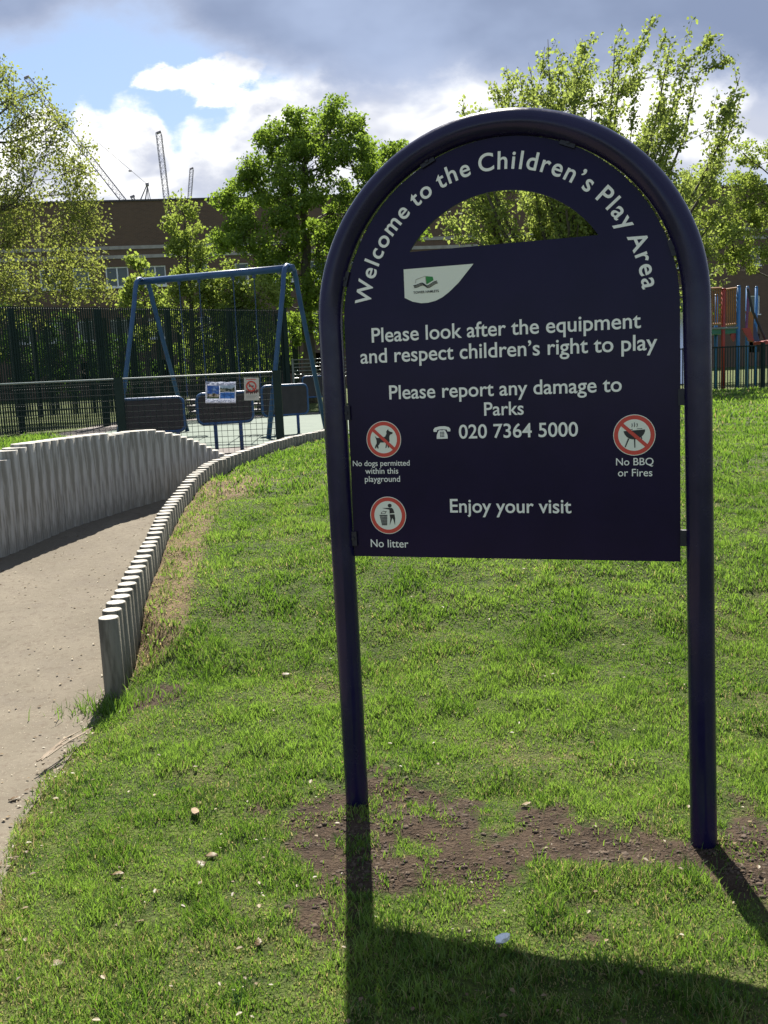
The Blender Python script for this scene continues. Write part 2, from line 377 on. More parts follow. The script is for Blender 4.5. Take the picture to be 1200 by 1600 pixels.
ground = mesh('ground', np.stack([GX, GY, GZ], -1), gf, M['ground'], smooth=True,
              attrs={'soil': ('POINT', np.where(nearsel, soil_mask(GX, GY)+1.1*(fbm(GX*6, GY*6, 31)-.5)*(soil_mask(GX, GY) > .08), 0).ravel()), 'dry': ('POINT', np.where(nearsel, dry_mask(GX, GY), 0).ravel())})
tag(ground, kind='structure')

# the path: a strip between the two palisades, 4 mm above the ground sheet
py_ = np.arange(-4, 9.95, .08); vs = []; K = 40
for y in py_:
    a = float(XB(np.array(y))); b = float(XL(np.array(y)))
    if y < 4.45: b += .07*(float(fbm(y*2.3, 1.7, 21))-.5)+.03*(float(fbm(y*9, 4.7, 22))-.5)
    if y < 0: a = -5.2; b = -1.0
    for k in range(K+1):
        x = a+(b-a)*k/K; vs.append((x, y, float(PATHZ(np.array(y)))+.006))
n_ = K+1; fs = [[j*n_+k, j*n_+k+1, (j+1)*n_+k+1, (j+1)*n_+k] for j in range(len(py_)-1) for k in range(K)]
tag(mesh('path', vs, fs, M['path'], smooth=True), kind='structure')

# playground floor: green rubber over worn tarmac
def sheet(name, pts, z, m):
    o = mesh(name, [(p[0], p[1], z) for p in pts], [list(range(len(pts)))], m); return tag(o, kind='structure')
sheet('playground_tarmac', [(-3.4, 9.9), (-1.30, 9.9), (-1.21, 10.4), (-1.11, 10.9), (-.80, 11.9), (-.55, 12.9), (2, 19), (2, 24), (-6.5, 24), (-6.5, 13)], .458, M['tarmac'])
sheet('playground_surface', [(-5.2, 14.0), (-2.6, 13.5), (-1.6, 13.9), (-.3, 15.5), (1.5, 19), (1.5, 23), (-5.6, 22.5)], .463, M['wetpour'])

# ------------------------------------------------------------------ the welcome sign
SY, SL, SR = -0.334, -0.0303, -0.0169
Rz = Matrix.Rotation(SY, 4, 'Z'); Rx = Matrix.Rotation(SL, 4, 'X'); Ry = Matrix.Rotation(SR, 4, 'Y')
sign = empty('welcome_sign'); sign.matrix_world = Matrix.Translation((.4076, 3.0102, .0525)) @ Rz @ Rx @ Ry
tag(sign, 'tall navy blue arched sign board between two round posts standing in freshly dug soil', 'sign')
W_, K_, TR = .58, 1.5895, .0404
pts = [(-W_, 0, v_) for v_ in np.linspace(-.42, K_, 12)[:-1]]
pts += [(W_*math.cos(a), 0, K_+W_*math.sin(a)) for a in np.linspace(math.pi, 0, 49)]
pts += [(W_, 0, v_) for v_ in np.linspace(K_, -.42, 12)[1:]]
MB().tube(pts, TR, 28, ref=(0, 1, 0)).build('tube_frame', M['navy'], sign, smooth=True)
BT = -.012                                   # the board hangs a touch out of true
def brot(p, c=(0, 1.45)):
    x, z = p[0]-c[0], p[1]-c[1]; return (c[0]+x*math.cos(BT)-z*math.sin(BT), c[1]+x*math.sin(BT)+z*math.cos(BT))
hb, vb = .531, .818
outer = [(-hb, vb), (hb, vb)]+[(hb*math.cos(a), K_+(hb+.008)*math.sin(a)) for a in np.linspace(0, math.pi, 61)]
ca = math.asin((1.809-1.613)/.356)
hole = [(.356*math.cos(a), 1.613+.356*math.sin(a)) for a in np.linspace(ca, math.pi-ca, 41)]
bm = bmesh.new()
def loop(ps):
    vs_ = [bm.verts.new((p[0], 0, p[1])) for p in map(brot, ps)]
    return [bm.edges.new((vs_[i], vs_[(i+1) % len(vs_)])) for i in range(len(vs_))]
es = loop(outer)+loop(hole)
bmesh.ops.triangle_fill(bm, use_beauty=True, edges=es)
ext = bmesh.ops.extrude_face_region(bm, geom=bm.faces[:])
bmesh.ops.translate(bm, verts=[q for q in ext['geom'] if isinstance(q, bmesh.types.BMVert)], vec=(0, .006, 0))
bmesh.ops.recalc_face_normals(bm, faces=bm.faces[:])
me = bpy.data.meshes.new('board'); bm.to_mesh(me); bm.free(); me.materials.append(M['board'])
board = link('board', me, sign); board.location = (0, -.003, 0)
for (cx_, cz_, a) in [(.536, 1.31, 0), (.536, .885, 0), (-.536, 1.31, 0), (-.536, .885, 0)]+[(.541*math.cos(R_(q)), K_+.541*math.sin(R_(q)), q) for q in (17, 66, 114, 163)]:
    b_ = MB(); b_.box((-.012, -.012, -.024), (.012, .012, .024))
    b_.tube([(0, -.0125, 0), (0, -.016, 0)], .006, 8)
    o = b_.build('bracket', M['rubber'], sign); o.location = (cx_, 0, cz_); o.rotation_euler = (0, -R_(a), 0)

YF = -.0004       # proud of the board's front face (board-local)
def text_mesh(body, off):
    c = bpy.data.curves.new('lettering', 'FONT'); c.body = body; c.size = 1; c.offset = off; c.resolution_u = 6; c.extrude = .004
    o = bpy.data.objects.new('tmp', c); COL.objects.link(o)
    dg = bpy.context.evaluated_depsgraph_get(); dg.update()
    m = bpy.data.meshes.new_from_object(o.evaluated_get(dg))
    bpy.data.objects.remove(o); bpy.data.curves.remove(c)
    co = np.empty(len(m.vertices)*3, np.float32); m.vertices.foreach_get('co', co); return m, co.reshape(-1, 3)
def put_text(body, u0, u1, v0, m='letter', off=.011, parent=None, y=YF, rot=-.016, name='lettering', xs=1.0):
    me, co = text_mesh(body, off)
    s = (u1-u0)/(co[:, 0].max()-co[:, 0].min()); x = (co[:, 0]-co[:, 0].min())*s; z = co[:, 1]*s*xs
    c_, s_ = math.cos(rot), math.sin(rot)
    out = np.stack([u0+x*c_-z*s_, y-.0004-co[:, 2]*.06, v0+x*s_+z*c_], -1).astype(np.float32)
    me.vertices.foreach_set('co', out.ravel()); me.materials.clear(); me.materials.append(M[m]); me.update()
    return link(name, me, parent or board)
for body, u0, u1, v0 in [('Please look after the equipment', -.436, .42, 1.536), ('and respect children\u2019s right to play', -.479, .466, 1.470),
                         ('Please report any damage to', -.385, .36, 1.348), ('Parks', -.069, .058, 1.281), ('020 7364 5000', -.155, .225, 1.211), ('Enjoy your visit', -.195, .198, .971)]:
    put_text(body, u0, u1, v0)
for body, u0, u1, v0 in [('No dogs permitted', -.526, -.326, 1.131), ('within this', -.483, -.367, 1.104), ('playground', -.486, -.362, 1.077), ('No litter', -.477, -.344, .856), ('No BBQ', .338, .449, 1.111), ('or Fires', .343, .445, 1.077)]:
    put_text(body, u0, u1, v0, off=.004)
# lettering along the arch, glyph by glyph
def arc_text(body, cx_, cz_, r, a0, a1, size):
    adv = []
    base = text_mesh('nn', .0)[1]; wn = base[:, 0].max()
    for ch in body:
        if ch == ' ': adv.append((None, .26)); continue
        m, co = text_mesh(ch, .014)
        m2, c2 = text_mesh('n'+ch+'n', 0.0); n1 = text_mesh('n', 0.0)[1]
        a = c2[:, 0].max()-2*n1[:, 0].max()+n1[:, 0].min()      # true advance of the glyph
        adv.append(((m, co), a)); bpy.data.meshes.remove(m2)
    tot = sum(a for _, a in adv); k = (R_(a0)-R_(a1))/tot
    verts, faces, acc = [], [], 0.0
    for g, a in adv:
        if g:
            m, co = g; th = R_(a0)-k*(acc+a/2)
            x = (co[:, 0]-a/2)*size; z = co[:, 1]*size
            ux, uz = math.sin(th), -math.cos(th); ox, oz = math.cos(th), math.sin(th)
            o0 = len(verts)
            for p, q, d in zip(x, z, co[:, 2]):
                verts.append((cx_+ox*(r+q)+ux*p, YF-.0004-d*.06, cz_+oz*(r+q)+uz*p))
            faces += [[i+o0 for i in f.vertices] for f in m.polygons]; bpy.data.meshes.remove(m)
        acc += a
    return mesh('lettering', verts, faces, M['letter'], board)
arc_text('Welcome to the Children\u2019s Play Area', -.005, 1.600, .433, 172.0, 3.5, .0755)

# logo panel
lg = MB()
out = [(-.315, 1.760), (-.085, 1.7565), (-.108, 1.732), (-.135, 1.703), (-.168, 1.676), (-.190, 1.662), (-.212, 1.653), (-.238, 1.6485), (-.262, 1.649), (-.290, 1.656), (-.316, 1.670)]
lp = MB().poly(out, YF-.0005, YF+.0004).build('logo_panel', M['panel'], board)
sx_, sz_ = lambda x: -.285+(x-230)*(.085/340), lambda y: 1.733-(y-345)*(.053/265)
zz = lambda ps: [(sx_(a), sz_(b)) for a, b in ps]
yl = YF-.0012
lg.poly(zz([(402, 348), (494, 368), (502, 422), (415, 474), (408, 470)]), yl, yl+.0006, 1)
for a, b in [((262, 445), (268, 388)), ((268, 388), (398, 348)), ((398, 348), (404, 470))]:
    lg.tube([(sx_(a[0]), yl, sz_(a[1])), (sx_(b[0]), yl, sz_(b[1]))], .0006, 6, 2)
for dy, w_ in ((0, .0013), (16, .0010), (32, .0013)):
    wv = [(232, 480), (270, 476), (320, 456), (350, 450), (375, 468), (405, 498), (430, 500), (470, 474), (510, 448), (545, 438)]
    lg.tube([(sx_(a+dy*.35), yl, sz_(b+dy)) for a, b in wv], w_, 6, 0)
lg.build('emblem', [M['black'], M['green'], M['timber']], board)
put_text('TOWER HAMLETS', -.286, -.201, 1.6805, 'black', .02, y=YF-.0006)

# pictograms
def disc(cx_, cz_, r, name, figure, slash=True):
    b_ = MB(); n = 40
    circ = lambda q: [(cx_+q*math.cos(2*math.pi*i/n), cz_+q*math.sin(2*math.pi*i/n)) for i in range(n)]
    b_.poly(circ(r), YF-.0004, YF+.0004, 0); b_.poly(circ(r*.965), YF-.0009, YF, 1); b_.poly(circ(r*.765), YF-.0014, YF, 0)
    for ps in figure:
        b_.poly([(cx_+a*r, cz_+c*r) for a, c in ps], YF-.0019, YF-.0008, 2)
    if slash:
        c, s = math.cos(R_(-43)), math.sin(R_(-43)); h = .085; L_ = .80
        b_.poly([(cx_+r*(a*c-d*s), cz_+r*(a*s+d*c)) for a, d in ((-L_, -h), (L_, -h), (L_, h), (-L_, h))], YF-.0024, YF-.0008, 1)
    b_.build(name, [M['panel'], M['red'], M['black']], board)
P_ = lambda ps: [((x-330)/150., (255-y)/160.) for x, y in ps]
dog = [P_([(262, 240), (255, 222), (272, 240), (300, 240), (345, 232), (358, 205), (356, 188), (368, 172), (378, 170), (376, 180), (392, 190), (412, 196), (408, 210), (392, 214), (382, 228), (380, 250), (382, 270), (376, 284), (372, 300), (376, 326), (366, 332), (358, 300), (352, 328), (342, 332), (350, 290), (338, 282), (300, 282), (292, 296), (280, 310), (284, 332), (272, 332), (268, 312), (262, 330), (250, 332), (256, 308), (268, 288), (268, 262)])]
disc(-.412, 1.217, .0605, 'no_dogs_pictogram', dog)
Q_ = lambda ps: [((x-367)/155., (902-y)/165.) for x, y in ps]
man = [Q_([(386+17*math.cos(q), 816-17*math.sin(q)) for q in np.linspace(0, 2*math.pi, 16)[:-1]]),
       Q_([(320, 836), (372, 836), (404, 836), (416, 850), (424, 882), (382, 886), (382, 852), (340, 842)]),
       Q_([(382, 893), (424, 893), (428, 930), (424, 988), (412, 940), (404, 926), (394, 950), (378, 990), (386, 930)]),
       Q_([(294, 897), (362, 897), (362, 905), (294, 905)])]
for i in range(6):
    x0 = 297+i*11.3; x1 = 312+i*7.6; man.append(Q_([(x0, 905), (x0+6, 905), (x1+5, 990), (x1, 990)]))
for i in range(6):
    y0 = 916+i*13; man.append(Q_([(297+i*2.4, y0), (360-i*.8, y0), (360-i*.8, y0+4), (298+i*2.4, y0+4)]))
man += [Q_([(306, 884), (316, 868), (320, 870), (312, 884)]), Q_([(316, 868), (330, 862), (344, 868), (356, 862), (356, 867), (344, 873), (330, 867)]), Q_([(352, 866), (356, 866), (344, 888), (340, 886)]), Q_([(306, 884), (342, 884), (342, 888), (306, 888)])]
disc(-.410, .963, .063, 'litter_bin_pictogram', man, False)
B_ = lambda ps: [((x-331)/203., (320-y)/203.) for x, y in ps]
bbq = [B_([(228, 278), (436, 268), (434, 290), (424, 312), (406, 335), (385, 350), (350, 362), (318, 362), (285, 355), (258, 335), (238, 308)]),
       B_([(282, 268), (318, 266), (318, 260), (292, 262)]), B_([(356, 262), (410, 262), (410, 256), (362, 256)]),
       B_([(270, 350), (284, 356), (246, 440), (236, 436)]), B_([(328, 360), (340, 360), (340, 444), (330, 444)]), B_([(392, 340), (402, 336), (408, 362), (400, 364)])]
for i, hgt_ in ((0, 36), (1, 50), (2, 38)):
    x0 = 306+i*24; bbq.append(B_([(x0, 240), (x0+5, 224), (x0+2, 206), (x0+6, 240-hgt_), (x0+9, 206), (x0+12, 224), (x0+6, 242)]))
disc(.394, 1.202, .0625, 'no_barbecue_pictogram', bbq)
# telephone
T_ = lambda ps: [(-.211+(x-820)/150.*.058, 1.232-(y-195)/105.*.041) for x, y in ps]
ph = MB()
ph.poly(T_([(748, 186), (746, 168), (760, 152), (800, 143), (845, 143), (880, 152), (894, 168), (892, 188), (866, 186), (864, 172), (830, 168), (808, 168), (778, 172), (774, 188)]), YF-.0007, YF+.0003, 0)
ph.poly(T_([(790, 180), (806, 172), (806, 176), (834, 176), (834, 172), (850, 180), (866, 215), (868, 246), (772, 246), (774, 215)]), YF-.0007, YF+.0003, 0)
for i in range(3):
    for j in range(4):
        x0 = 804+i*13; y0 = 188+j*12; ph.poly(T_([(x0, y0), (x0+9, y0), (x0+9, y0+8), (x0, y0+8)]), YF-.0012, YF-.0003, 1)
ph.build('telephone_pictogram', [M['letter'], M['board']], board)

# ------------------------------------------------------------------ timber palisades
def post(parent, x, y, z0, z1, r=.051, m='timber', jit=.004):
    n = 14; rr = r*random.uniform(.95, 1.03); z1 += random.uniform(-jit, jit)
    lx, ly = random.uniform(-.004, .004), random.uniform(-.004, .004); ph0 = random.random()
    rings = [(z0, rr), (z0+(z1-z0)*.5, rr*random.uniform(.985, 1.015)), (z1-.005, rr), (z1, rr-.004)]
    vs_ = [(q*math.cos(2*math.pi*(k+ph0)/n)+lx*(z-z0), q*math.sin(2*math.pi*(k+ph0)/n)+ly*(z-z0), z-z0) for z, q in rings for k in range(n)]
    fs_ = [[i*n+k, i*n+(k+1) % n, (i+1)*n+(k+1) % n, (i+1)*n+k] for i in range(3) for k in range(n)]+[[3*n+k for k in range(n)]]
    o = mesh('post', vs_, fs_, [M[m], M['endgrain']], parent, True, [0]*(3*n)+[1])
    o.data.polygons[-1].use_smooth = False
    o.location = (x-parent.location.x, y-parent.location.y, z0-parent.location.z)
def resample(xs, ys, step, close=1.0):
    s = np.concatenate([[0], np.cumsum(np.hypot(np.diff(xs), np.diff(ys)))])
    q = np.arange(0, s[-1], step); return np.interp(q, s, xs), np.interp(q, s, ys), q
low_p = empty('timber_palisade', (-1.347, 4.5, 0))
tag(low_p, 'low edging of short round grey posts rising along the grass beside the path', 'palisade')
qx, qy, _ = resample(LOWX, LOWY, .100)
for x, y in zip(qx, qy):
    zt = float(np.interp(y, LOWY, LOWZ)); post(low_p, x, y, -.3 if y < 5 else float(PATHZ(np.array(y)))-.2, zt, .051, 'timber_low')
tall_p = empty('timber_palisade', (-2.86, 7.16, .2))
tag(tall_p, 'high curved retaining wall of round grey posts on the left of the path', 'palisade')
TZ = [(4.6, .55), (5.6, .66), (6.4, .78), (7.16, .90), (7.22, .95), (7.29, 1.0), (7.36, 1.0), (7.44, 1.035), (8.30, 1.04), (8.31, 1.012), (8.56, 1.03), (8.76, 1.03), (8.97, .97), (9.3, .86), (9.65, .70), (9.8, .66)]
sel = TALY > 5
qx, qy, _ = resample(np.append(TALX[sel], -1.50), np.append(TALY[sel], 9.95), .097)
for x, y in zip(qx, qy):
    zt = float(np.interp(y, [a for a, _ in TZ], [b for _, b in TZ])); post(tall_p, x, y, float(PATHZ(np.array(y)))-.2, zt, .092, 'timber', .0008)

# ------------------------------------------------------------------ fences
def wp(px, Y, z):            # point at height z on the vertical line seen at photo column px near the horizon
    p = at(px, 573+(600-px)*.045, Y); return np.array([p[0], Y, z])
# low mesh fence with two hanging notices
FA, FB = wp(432, 12.5, .5), wp(-160, 12.6, .5)
fx = lambda px: wp(px, 12.5+(432-px)/592*.1, .5)
mf = empty('mesh_fence', FA); tag(mf, 'low dark green weld mesh fence with square holes in front of the swing', 'fence')
L0 = lambda p, z: (p[0]-FA[0], p[1]-FA[1], z-FA[2])
for px in (432, 185, -62):
    p = fx(px); b_ = MB(); b_.box((-.05, -.035, -.3), (.05, .035, 1.0)); b_.box((-.054, -.039, 1.0), (.054, .039, 1.015))
    o = b_.build('post', M['gfence'], mf); o.location = L0(p, .5)
b_ = MB()
for a, c in ((185, 432), (-62, 185)):
    A, B = fx(a), fx(c); n = int(abs(B[0]-A[0])/.075)
    for i in range(1, n):
        q = A+(B-A)*i/n; b_.tube([L0(q, .16), L0(q, 1.49)], .0027, 4)
    for z in np.arange(.17, 1.48, .075): b_.tube([L0(A, z), L0(B, z)], .0032, 4)
b_.build('mesh_panel', M['gfence'], mf)
b_ = MB()
for a, c in ((185, 432), (-62, 185)): b_.tube([L0(fx(a), 1.495), L0(fx(c), 1.495)], .011, 8)
b_.build('top_rail', M['rail'], mf)

def flat_panel(o_name, px0, px1, py0, py1, Y, m, bulge=0.0):
    A = at(px0, py0, Y); B = at(px1, py0, Y); D = at(px0, py1, Y); ux = B-A; uz = D-A; n = 10
    vs_, fs_ = [], []
    for j in range(n+1):
        for i in range(n+1):
            s_, t_ = i/n, j/n
            p = A+ux*s_+uz*t_; sag = bulge*(math.sin(math.pi*s_)*.5-.4*math.sin(5*math.pi*s_)*math.sin(2.3*math.pi*t_+1))
            vs_.append((p[0], p[1]-.02+sag*.04, p[2]-abs(sag)*.012*(1-t_)))
    fs_ = [[j*(n+1)+i, j*(n+1)+i+1, (j+1)*(n+1)+i+1, (j+1)*(n+1)+i][::-1] for j in range(n) for i in range(n)]
    return A, ux, uz, vs_, fs_
def banner_mat():
    m = bpy.data.materials.new('printed_banner'); m.use_nodes = True; t = NT(m.node_tree); t.n.clear()
    s = t.add('ShaderNodeSeparateXYZ', inp={0: t.add('ShaderNodeUVMap', uv_map='UVMap').outputs[0]}); U, Vv = s.outputs[0], s.outputs[1]
    uvv = t.add('ShaderNodeUVMap', uv_map='UVMap').outputs[0]
    rect = lambda x0, x1, y0, y1: t.math('MULTIPLY', t.math('MULTIPLY', t.math('GREATER_THAN', U, x0), t.math('LESS_THAN', U, x1)), t.math('MULTIPLY', t.math('GREATER_THAN', Vv, y0), t.math('LESS_THAN', Vv, y1)))
    nz = t.noise(uvv, 9, 5, .65)
    col = (.62, .64, .70, 1)
    col = t.mix(t.math('MULTIPLY', rect(.03, .98, .82, .95), t.sstep(nz, .42, .55)), col, (.32, .34, .42, 1))
    sk = t.mix(t.sstep(t.noise(uvv, 5, 5, .6), .45, .7), (.05, .13, .33, 1), (.30, .38, .5, 1))
    t1 = t.mix(t.sstep(t.math('ADD', Vv, t.math('MULTIPLY', t.math('SUBTRACT', nz, .5), .35)), .46, .42), sk, t.mix(t.sstep(nz, .4, .55), (.10, .085, .05, 1), (.45, .42, .38, 1)))
    t1 = t.mix(t.sstep(Vv, .30, .26), t1, (.05, .10, .04, 1))
    col = t.mix(rect(.05, .44, .22, .82), col, t1)
    t2 = t.mix(t.sstep(t.math('ADD', Vv, t.math('MULTIPLY', t.math('SUBTRACT', nz, .5), .3)), .72, .67), (.30, .36, .42, 1), t.mix(t.sstep(nz, .45, .6), (.05, .075, .05, 1), (.30, .30, .26, 1)))
    col = t.mix(rect(.47, .96, .53, .84), col, t2)
    col = t.mix(rect(.47, .96, .22, .51), col, t.mix(t.sstep(nz, .4, .6), (.06, .16, .36, 1), (.12, .25, .46, 1)))
    col = t.mix(t.math('MULTIPLY', rect(.06, .94, .06, .15), t.sstep(t.noise(uvv, 30, 2, .5), .52, .58)), col, (.25, .28, .4, 1))
    b = t.add('ShaderNodeBsdfPrincipled', inp={'Base Color': col, 'Roughness': .45})
    tr = t.add('ShaderNodeBsdfTranslucent', inp={0: col}); mx = t.add('ShaderNodeMixShader', inp={0: .55, 1: b.outputs[0], 2: tr.outputs[0]})
    o = t.add('ShaderNodeOutputMaterial'); t.l.new(mx.outputs[0], o.inputs[0]); return m
A, ux, uz, vs_, fs_ = flat_panel('banner', 321.5, 369, 596, 630, 12.46, None, 1.0)
o = mesh('photo_banner', vs_, fs_, banner_mat(), smooth=True)
uvl = o.data.uv_layers.new(name='UVMap')
for lpz in o.data.loops:
    i = lpz.vertex_index; uvl.data[lpz.index].uv = ((i % 11)/10, 1-(i//11)/10)
sm = o.modifiers.new('thickness', 'SOLIDIFY'); sm.thickness = .002
tag(o, 'creased white banner printed with blue photographs tied to the mesh fence', 'banner')
# the notice board
A = at(381, 590, 12.44); B = at(404.5, 589, 12.44); D = at(383.5, 625.5, 12.44)
nb = empty('notice', A); tag(nb, 'small cream notice with a red no smoking circle on the mesh fence', 'notice')
wN = np.linalg.norm(B-A); hN = np.linalg.norm(D-A)
b_ = MB(); b_.box((0, 0, -hN), (wN, .004, 0)); b_.build('panel', mat('cream_notice_board', (.50, .47, .40), .5), nb)
rc = MB(); cx_, cz_, rr = wN*.48, -hN*.38, wN*.31
rc.tube([(cx_+rr*math.cos(a), -.002, cz_+rr*math.sin(a)) for a in np.linspace(0, 2*math.pi, 25)], .009, 6, 0, False)
rc.tube([(cx_-rr*.7, -.003, cz_+rr*.7), (cx_+rr*.7, -.003, cz_-rr*.7)], .008, 6)
rc.box((cx_-rr*.5, -.0015, cz_-.006), (cx_+rr*.35, -.0002, cz_+.01), 1); rc.box((cx_+rr*.4, -.0015, cz_-.006), (cx_+rr*.55, -.0002, cz_+.01), 1)
for k, (a, c_, s_) in enumerate([(.10, -.62, .05), (.24, -.60, .04), (.38, -.63, .05), (.52, -.60, .05), (.66, -.61, .05), (.80, -.58, .06)]):
    x0 = wN*a; z0 = hN*c_; rc.poly([(x0, z0), (x0+.012, z0+.03), (x0+.02, z0+.008), (x0+.034, z0+.03), (x0+.03, z0-.03), (x0+.02, z0-.012), (x0+.004, z0-.035)], -.0015, -.0002, 2)
for k in range(3): rc.box((wN*.14, -.0015, -hN*(.78+k*.06)), (wN*(.86-k*.08), -.0002, -hN*(.76+k*.06)), 3)
rc.box((wN*.15, -.0015, -hN*.09), (wN*.8, -.0002, -hN*.06), 0)
rc.build('printed_symbols', [M['red'], M['black'], mat('dark_red_print', (.10, .03, .03), .5), mat('grey_print', (.28, .26, .24), .5)], nb)
nb.rotation_euler = (0, .045, 0)

# tall ball-court fence
def bar_fence(name, label, pxs, Yf, z0, z1, spacing, lattice, inner, bar_r=.0155, postw=.06):
    P0 = wp(pxs[0], Yf(pxs[0]), z0); e = empty(name, P0); tag(e, label, 'fence')
    loc = lambda p, z: (p[0]-P0[0], p[1]-P0[1], z-P0[2])
    for px in inner:
        p = wp(px, Yf(px), z0); b_ = MB(); b_.box((-postw, -postw, -.2), (postw, postw, z1-z0+.03)); b_.box((-postw-.008, -postw-.008, z1-z0+.03), (postw+.008, postw+.008, z1-z0+.045))
        o = b_.build('post', M['gfence'], e); o.location = loc(p, z0); o.rotation_euler.z = .6
    A, B = wp(pxs[0], Yf(pxs[0]), z0), wp(pxs[1], Yf(pxs[1]), z0)
    n = int(np.linalg.norm(B-A)/spacing); b_ = MB()
    for i in range(n+1):
        q = A+(B-A)*i/n; b_.tube([loc(q, z0+.04), loc(q, z1)], bar_r, 5)
    b_.build('bar_panel', M['gfence'], e)
    b_ = MB()
    for z in lattice: b_.tube([loc(A, z), loc(B, z)], .007, 4)
    b_.build('lattice', M['gfence'], e)
    return e
lat = [.52, 1.02, 1.36, 3.0]
bar_fence('ball_court_fence', 'tall dark green fence of close vertical bars behind the swing', (-230, 452), lambda px: 20+5*px/480, .45, 3.03, .052, lat, (-95, 28, 160, 268, 364, 448))
bar_fence('ball_court_fence', 'farther run of tall dark green bar fence seen through the nearer one', (-330, 470), lambda px: 29+3*px/480, .45, 3.35, .075, [.52, 1.1, 1.5, 3.3], (-150, 60, 210, 341, 462))
bar_fence('playground_railings', 'dark green upright railings in front of the climbing frame', (1050, 1420), lambda px: 22, .62, 1.615, .060, [.70, 1.585, 1.60], (1192, 1330), .012, .035)
# galvanised rail fence at the back
gr = empty('rail_fence', wp(458, 30, .45)); tag(gr, 'low grey metal rail fence with horizontal bars at the back of the playground', 'fence'); G0 = wp(458, 30, .45)
for px in (458, 503, 549):
    p = wp(px, 30, .45)-G0; o = MB().box((-.03, -.03, 0), (.03, .03, 1.42)).build('post', M['galv'], gr); o.location = V(p)
b_ = MB()
for z in (.82, .93, 1.04, 1.15, 1.26, 1.38): b_.tube([(0, 0, z), (wp(549, 30, .45)-G0)+np.array([0, 0, z])], .016, 6)
b_.build('rail', M['galv'], gr)

# ------------------------------------------------------------------ swing
SWN = at(452, 418, 16.1); SWF = at(222, 437, 17.2)
ax = SWF-SWN; ax[2] = 0; ax /= np.linalg.norm(ax); pr = np.array([-ax[1], ax[0], 0]);
if pr[1] < 0: pr = -pr
sw = empty('swing_frame', (SWN[0], SWN[1], .45)); tag(sw, 'blue steel A frame swing with a long top beam standing inside the mesh fence', 'swing')
S0 = np.array([SWN[0], SWN[1], .45])
zt = (SWN[2]+SWF[2])/2-.02
for P, k in ((SWN, 0), (SWF, 1)):
    for s in (-1, 1):
        foot = np.array([P[0], P[1], .45])+pr*s*1.08; hip = np.array([P[0], P[1], zt])
        d = foot-hip
        pts = [hip+pr*s*.03+np.array([0, 0, .035]), hip+pr*s*.10+np.array([0, 0, .03]), hip+pr*s*.17+np.array([0, 0, -.03]), hip+pr*s*.22+np.array([0, 0, -.15]), hip+pr*s*.27+np.array([0, 0, -.36]), foot-np.array([0, 0, .1])]
        MB().tube([p-S0 for p in pts], .040, 12).build('leg', M['blue'], sw, smooth=True)
a_ = np.array([SWN[0], SWN[1], zt])-ax*.08; c_ = np.array([SWF[0], SWF[1], zt])+ax*.05
MB().tube([a_-S0, c_-S0], .058, 12).build('top_beam', M['blue'], sw, smooth=True)
Lb = np.linalg.norm(SWF-SWN)
for fr in (.30, .67):
    mid = np.array([SWN[0], SWN[1], zt])+ax*Lb*fr
    for s in (-.2, .2):
        hp = mid+ax*s; b_ = MB()
        b_.tube([hp-S0-np.array([0, 0, .04]), hp-S0-np.array([0, 0, .11])], .028, 8)
        n = 46; z0 = zt-.1; z1 = 1.12
        for i in range(n):
            za = z0+(z1-z0)*i/n; zb = z0+(z1-z0)*(i+1)/n
            q = hp-S0; off = .008 if i % 2 else 0
            b_.tube([(q[0]+off, q[1], za-.45), (q[0]-off, q[1], zb-.45)], .008, 4)
        b_.build('chain', M['bluedk'], sw)
    # cradle seat: a bucket of flat bars
    b_ = MB(); q = mid-S0; zc = .62
    for r_, z in ((.20, zc), (.19, zc-.10), (.16, zc-.2)):
        b_.tube([(q[0]+r_*math.cos(a), q[1]+r_*math.sin(a), z) for a in np.linspace(0, 2*math.pi, 17)], .018, 6, 0, False)
    for a in np.linspace(0, 2*math.pi, 9)[:-1]:
        b_.tube([(q[0]+.2*math.cos(a), q[1]+.2*math.sin(a), zc), (q[0]+.16*math.cos(a), q[1]+.16*math.sin(a), zc-.2), (q[0], q[1], zc-.24)], .014, 5)
    b_.build('cradle_seat', M['board_dark'], sw)

# barrier panels: dark boards in blue tube frames
def play_board(label, px0, px1, yl0, yl1, yr0, yr1, Y0, Y1, legs):
    A0 = at(px0, yl0, Y0); A1 = at(px0, yl1, Y0); B0 = at(px1, yr0, Y1); B1 = at(px1, yr1, Y1)
    base = np.array([(A1[0]+B1[0])/2, (Y0+Y1)/2, .45]); e = empty('barrier_panel', base); tag(e, label, 'barrier', 'barrier panels round the swing')
    zt_, zb_ = (A0[2]+B0[2])/2, (A1[2]+B1[2])/2
    x0, x1 = A0[0], B0[0]
    W2 = np.array([x1-x0, Y1-Y0]); L_ = np.linalg.norm(W2); e.rotation_euler.z = math.atan2(W2[1], W2[0])
    h = zt_-zb_; r = .085; hw = L_/2; pts = []
    for cx_, cz_, a0 in ((hw-r, h-r, 0), (-hw+r, h-r, 90), (-hw+r, r, 180), (hw-r, r, 270)):
        for a in np.linspace(a0, a0+90, 6): pts.append((cx_+r*math.cos(R_(a)), cz_+r*math.sin(R_(a))))
    zz0 = zb_-.45
    MB().tube([(p[0], 0, p[1]+zz0) for p in pts]+[(pts[0][0], 0, pts[0][1]+zz0)], .021, 8, 0, False).build('frame', M['blue'], e, smooth=True)
    MB().poly([(p[0]*.985, zz0+h/2+(p[1]-h/2)*.97) for p in pts], -.01, .01).build('board', M['board_dark'], e)
    for fx_ in legs:
        x = -hw+L_*fx_; MB().tube([(x, 0, zz0+.02), (x, 0, -.08)], .026, 10).build('leg', M['bluedk'], e, smooth=True)
